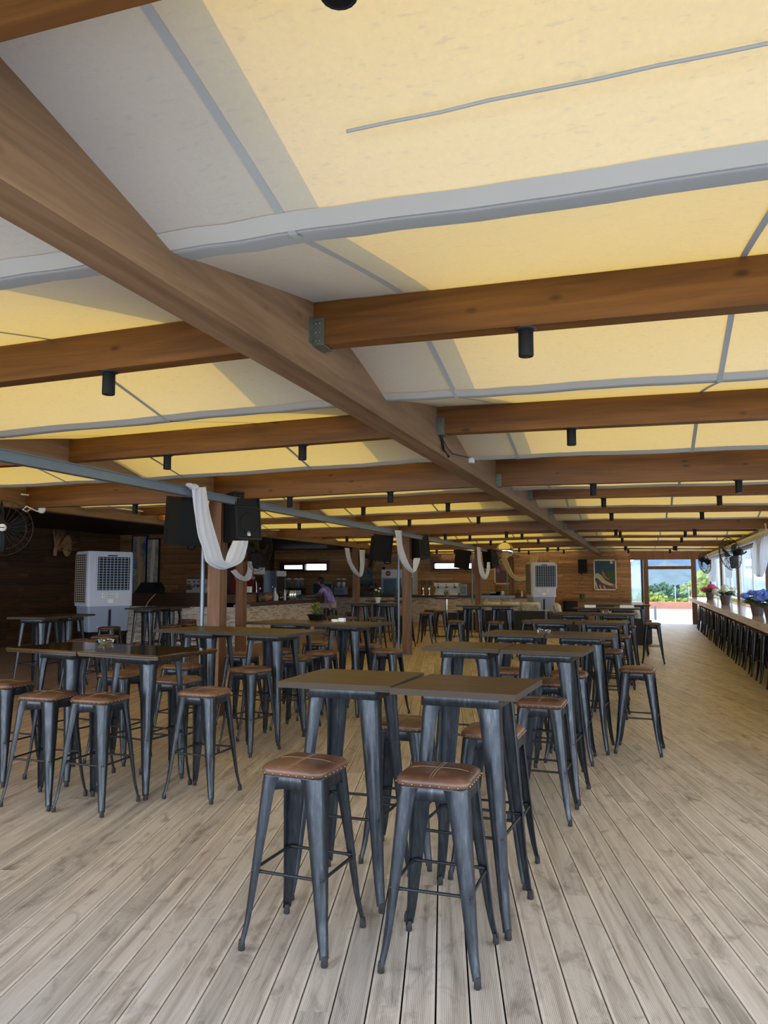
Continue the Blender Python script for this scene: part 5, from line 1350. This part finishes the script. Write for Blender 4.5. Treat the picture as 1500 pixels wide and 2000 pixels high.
for s in (-1, 1):
    MB().ball((-.458, s*.032, 1.612), .011, 8, 6).build('eye', M['ink'], per)
    MB().ball((-.375, s*.088, 1.59), .022, 8, 6, (.7, .4, 1.1)).build('ear', M['skin'], per)
MB().ball((-.462, 0, 1.545), .02, 8, 5, (.4, 1, .3)).build('mouth', M['clay'], per)
for s in (-1, 1):
    hb = [((-.60, s*.06, 1.113), (.026, .014)), ((-.655, s*.045, 1.108), (.036, .013))]; ed = [(0, 1)]
    for k, (dy, ln) in enumerate(((-.027, .062), (-.009, .074), (.009, .070), (.027, .055))):
        b = len(hb); y = s*.045+dy
        hb += [((-.67, y, 1.108), .0095), ((-.69-ln*.4, y+dy*.25, 1.112), .0085), ((-.69-ln*.8, y+dy*.35, 1.100), .0075)]; ed += [(1, b), (b, b+1), (b+1, b+2)]
    b = len(hb); hb += [((-.62, s*.03, 1.112), .012), ((-.645, s*-.005, 1.11), .010), ((-.672, s*-.018, 1.106), .008)]; ed += [(0, b), (b, b+1), (b+1, b+2)]
    skin('hand', hb, ed, M['skin'], 1, 0)
    m = MB(); m.loft([[(-.33+x*a, s*.13+y*a, z) for x, y in [(-.15+.0, -.045), (.06, -.04), (.06, .04), (-.15, .045), (-.19, .0)]] for a, z in ((1, .335), (1, .36), (.8, .40))], True, True, True, True); m.build('shoe', M['white'], per)

# ------------------------------------------------------------------ outside
g = struct(MB().box((-30, 31.36, -.5), (14, 46, -.14)).build('ground', M['ground']))
g = struct(MB().box((2.56, -14, -.5), (14, 31.3, -.18)).build('ground_side', M['ground']))
g = struct(MB().box((-20, -14, -.5), (2.5, -1.65, -.05)).build('ground_front', M['ground']))
t = thing('low_fence', 'white low fence with thin posts outside the open door', 'fence', (0, 37, -.14))
MB().box((-8, -.03, .05), (9, .03, .50)).build('panel', M['white_paint'], t)
for k in range(9): MB().box((-6.5+k*1.75-.04, -.07, 0), (-6.5+k*1.75+.04, -.03, .62)).build('post', M['steel'], t)
o = MB().box((-8, 38.0, -.14), (9, 38.4, .64)).build('brick_wall', M['terracotta']); tag(o, 'low terracotta brick wall behind the white fence outside', 'wall')
def bush(loc, rx, rz, mat, lab, n=700, seed=0):
    t = thing('bush', lab, 'bush', loc, 0, 'bushes outside'); rd = random.Random(seed); m = MB()
    for i in range(n):
        a = rd.uniform(0, 2*PI); zz = rd.uniform(-.35, 1); q = math.sqrt(max(0, 1-zz*zz))*rd.uniform(.6, 1.05)*(1+.25*math.sin(a*3+seed))
        c = Vector((rx*q*math.cos(a), rx*.8*q*math.sin(a), rz*.4+rz*.6*zz+rz*.08*math.sin(a*5)))
        d = Vector((rd.uniform(-1, 1), rd.uniform(-1, 1), rd.uniform(-.4, 1))).normalized(); u = d.orthogonal().normalized(); v = d.cross(u); s = rx*rd.uniform(.07, .15)
        m.add([c-u*s, c-v*s*.6, c+u*s, c+v*s*.6], [(0, 1, 2, 3)])
    m.build('leaves', M[mat], t); MB().tube([(0, 0, -.1), (.05, 0, rz*.6)], .06, 8).build('trunk', M['post'], t)
for k, (x, y, rx, rz, mt, nm) in enumerate(((-1.0, 41, 1.1, .9, 'bush', 'yellow green bush left of the doorway view'), (.35, 41.5, 1.1, 1.05, 'bush', 'bright bush at the left of the open doorway'), (1.0, 45, 1.4, 1.5, 'bush_d', 'darker tall bush behind the bright ones in the doorway'), (1.75, 41, 1.0, .8, 'bush', 'bright low bush in the middle of the open doorway'), (2.9, 42, 1.1, 1.0, 'bush', 'bright bush at the right of the open doorway'), (3.7, 43, 1.5, 2.2, 'bush', 'tall pale bush right of the doorway'), (-2.6, 42, 1.4, 1.2, 'bush_d', 'dark bush far left outside'), (5.6, 41.5, 1.6, 1.9, 'bush', 'wide bush outside the corner window'), (7.0, 33, 2.0, 1.7, 'bush', 'wide bush outside the right windows, farther one'), (7.5, 26, 2.0, 1.4, 'bush_d', 'wide bush outside the right windows, nearer one'))):
    bush((x, y, -.14), rx, rz, mt, nm, 700, k)
for k, x in enumerate((1.45, 2.05)):
    o = MB().tube([(x, 39.2, -.14), (x, 39.2, 1.35)], .016, 8).build('lamp_pole', M['white_paint']); tag(o, 'thin pale pole outside the open door, %s one' % ('left', 'right')[k], 'pole')
struct(MB().box((-900, 60, -9), (1500, 1600, -8)).build('sea', M['sea']))
def hills(name, y, x0, x1, f, mat, n=120, depth=160):
    m = MB(); rows = []
    for j in range(9):
        v = j/8; row = []
        for i in range(n+1):
            x = x0+(x1-x0)*i/n; h = f(x)*math.sin(v*PI/2)**1.2
            row.append((x, y+depth*v+9*math.sin(x*.05+j), -8+h+2.5*math.sin(x*.11+j*1.7)*v+1.5*math.sin(x*.31+j)*v))
        rows.append(row)
    m.loft(rows, False, True); struct(m.build(name, M[mat]))
hills('hill_far', 1180, -900, 1400, lambda x: (1/(1+math.exp(-(x+170)/30)))*(34+24/(1+math.exp(-(x-20)/14))+14*math.sin(x*.012+1)+6*math.sin(x*.04)), 'hill')
hills('hill_near', 760, -60, 260, lambda x: 8+20*math.exp(-((x-28)/34)**2)+22*math.exp(-((x-150)/60)**2), 'hill_near', 90, 90)
#PART6
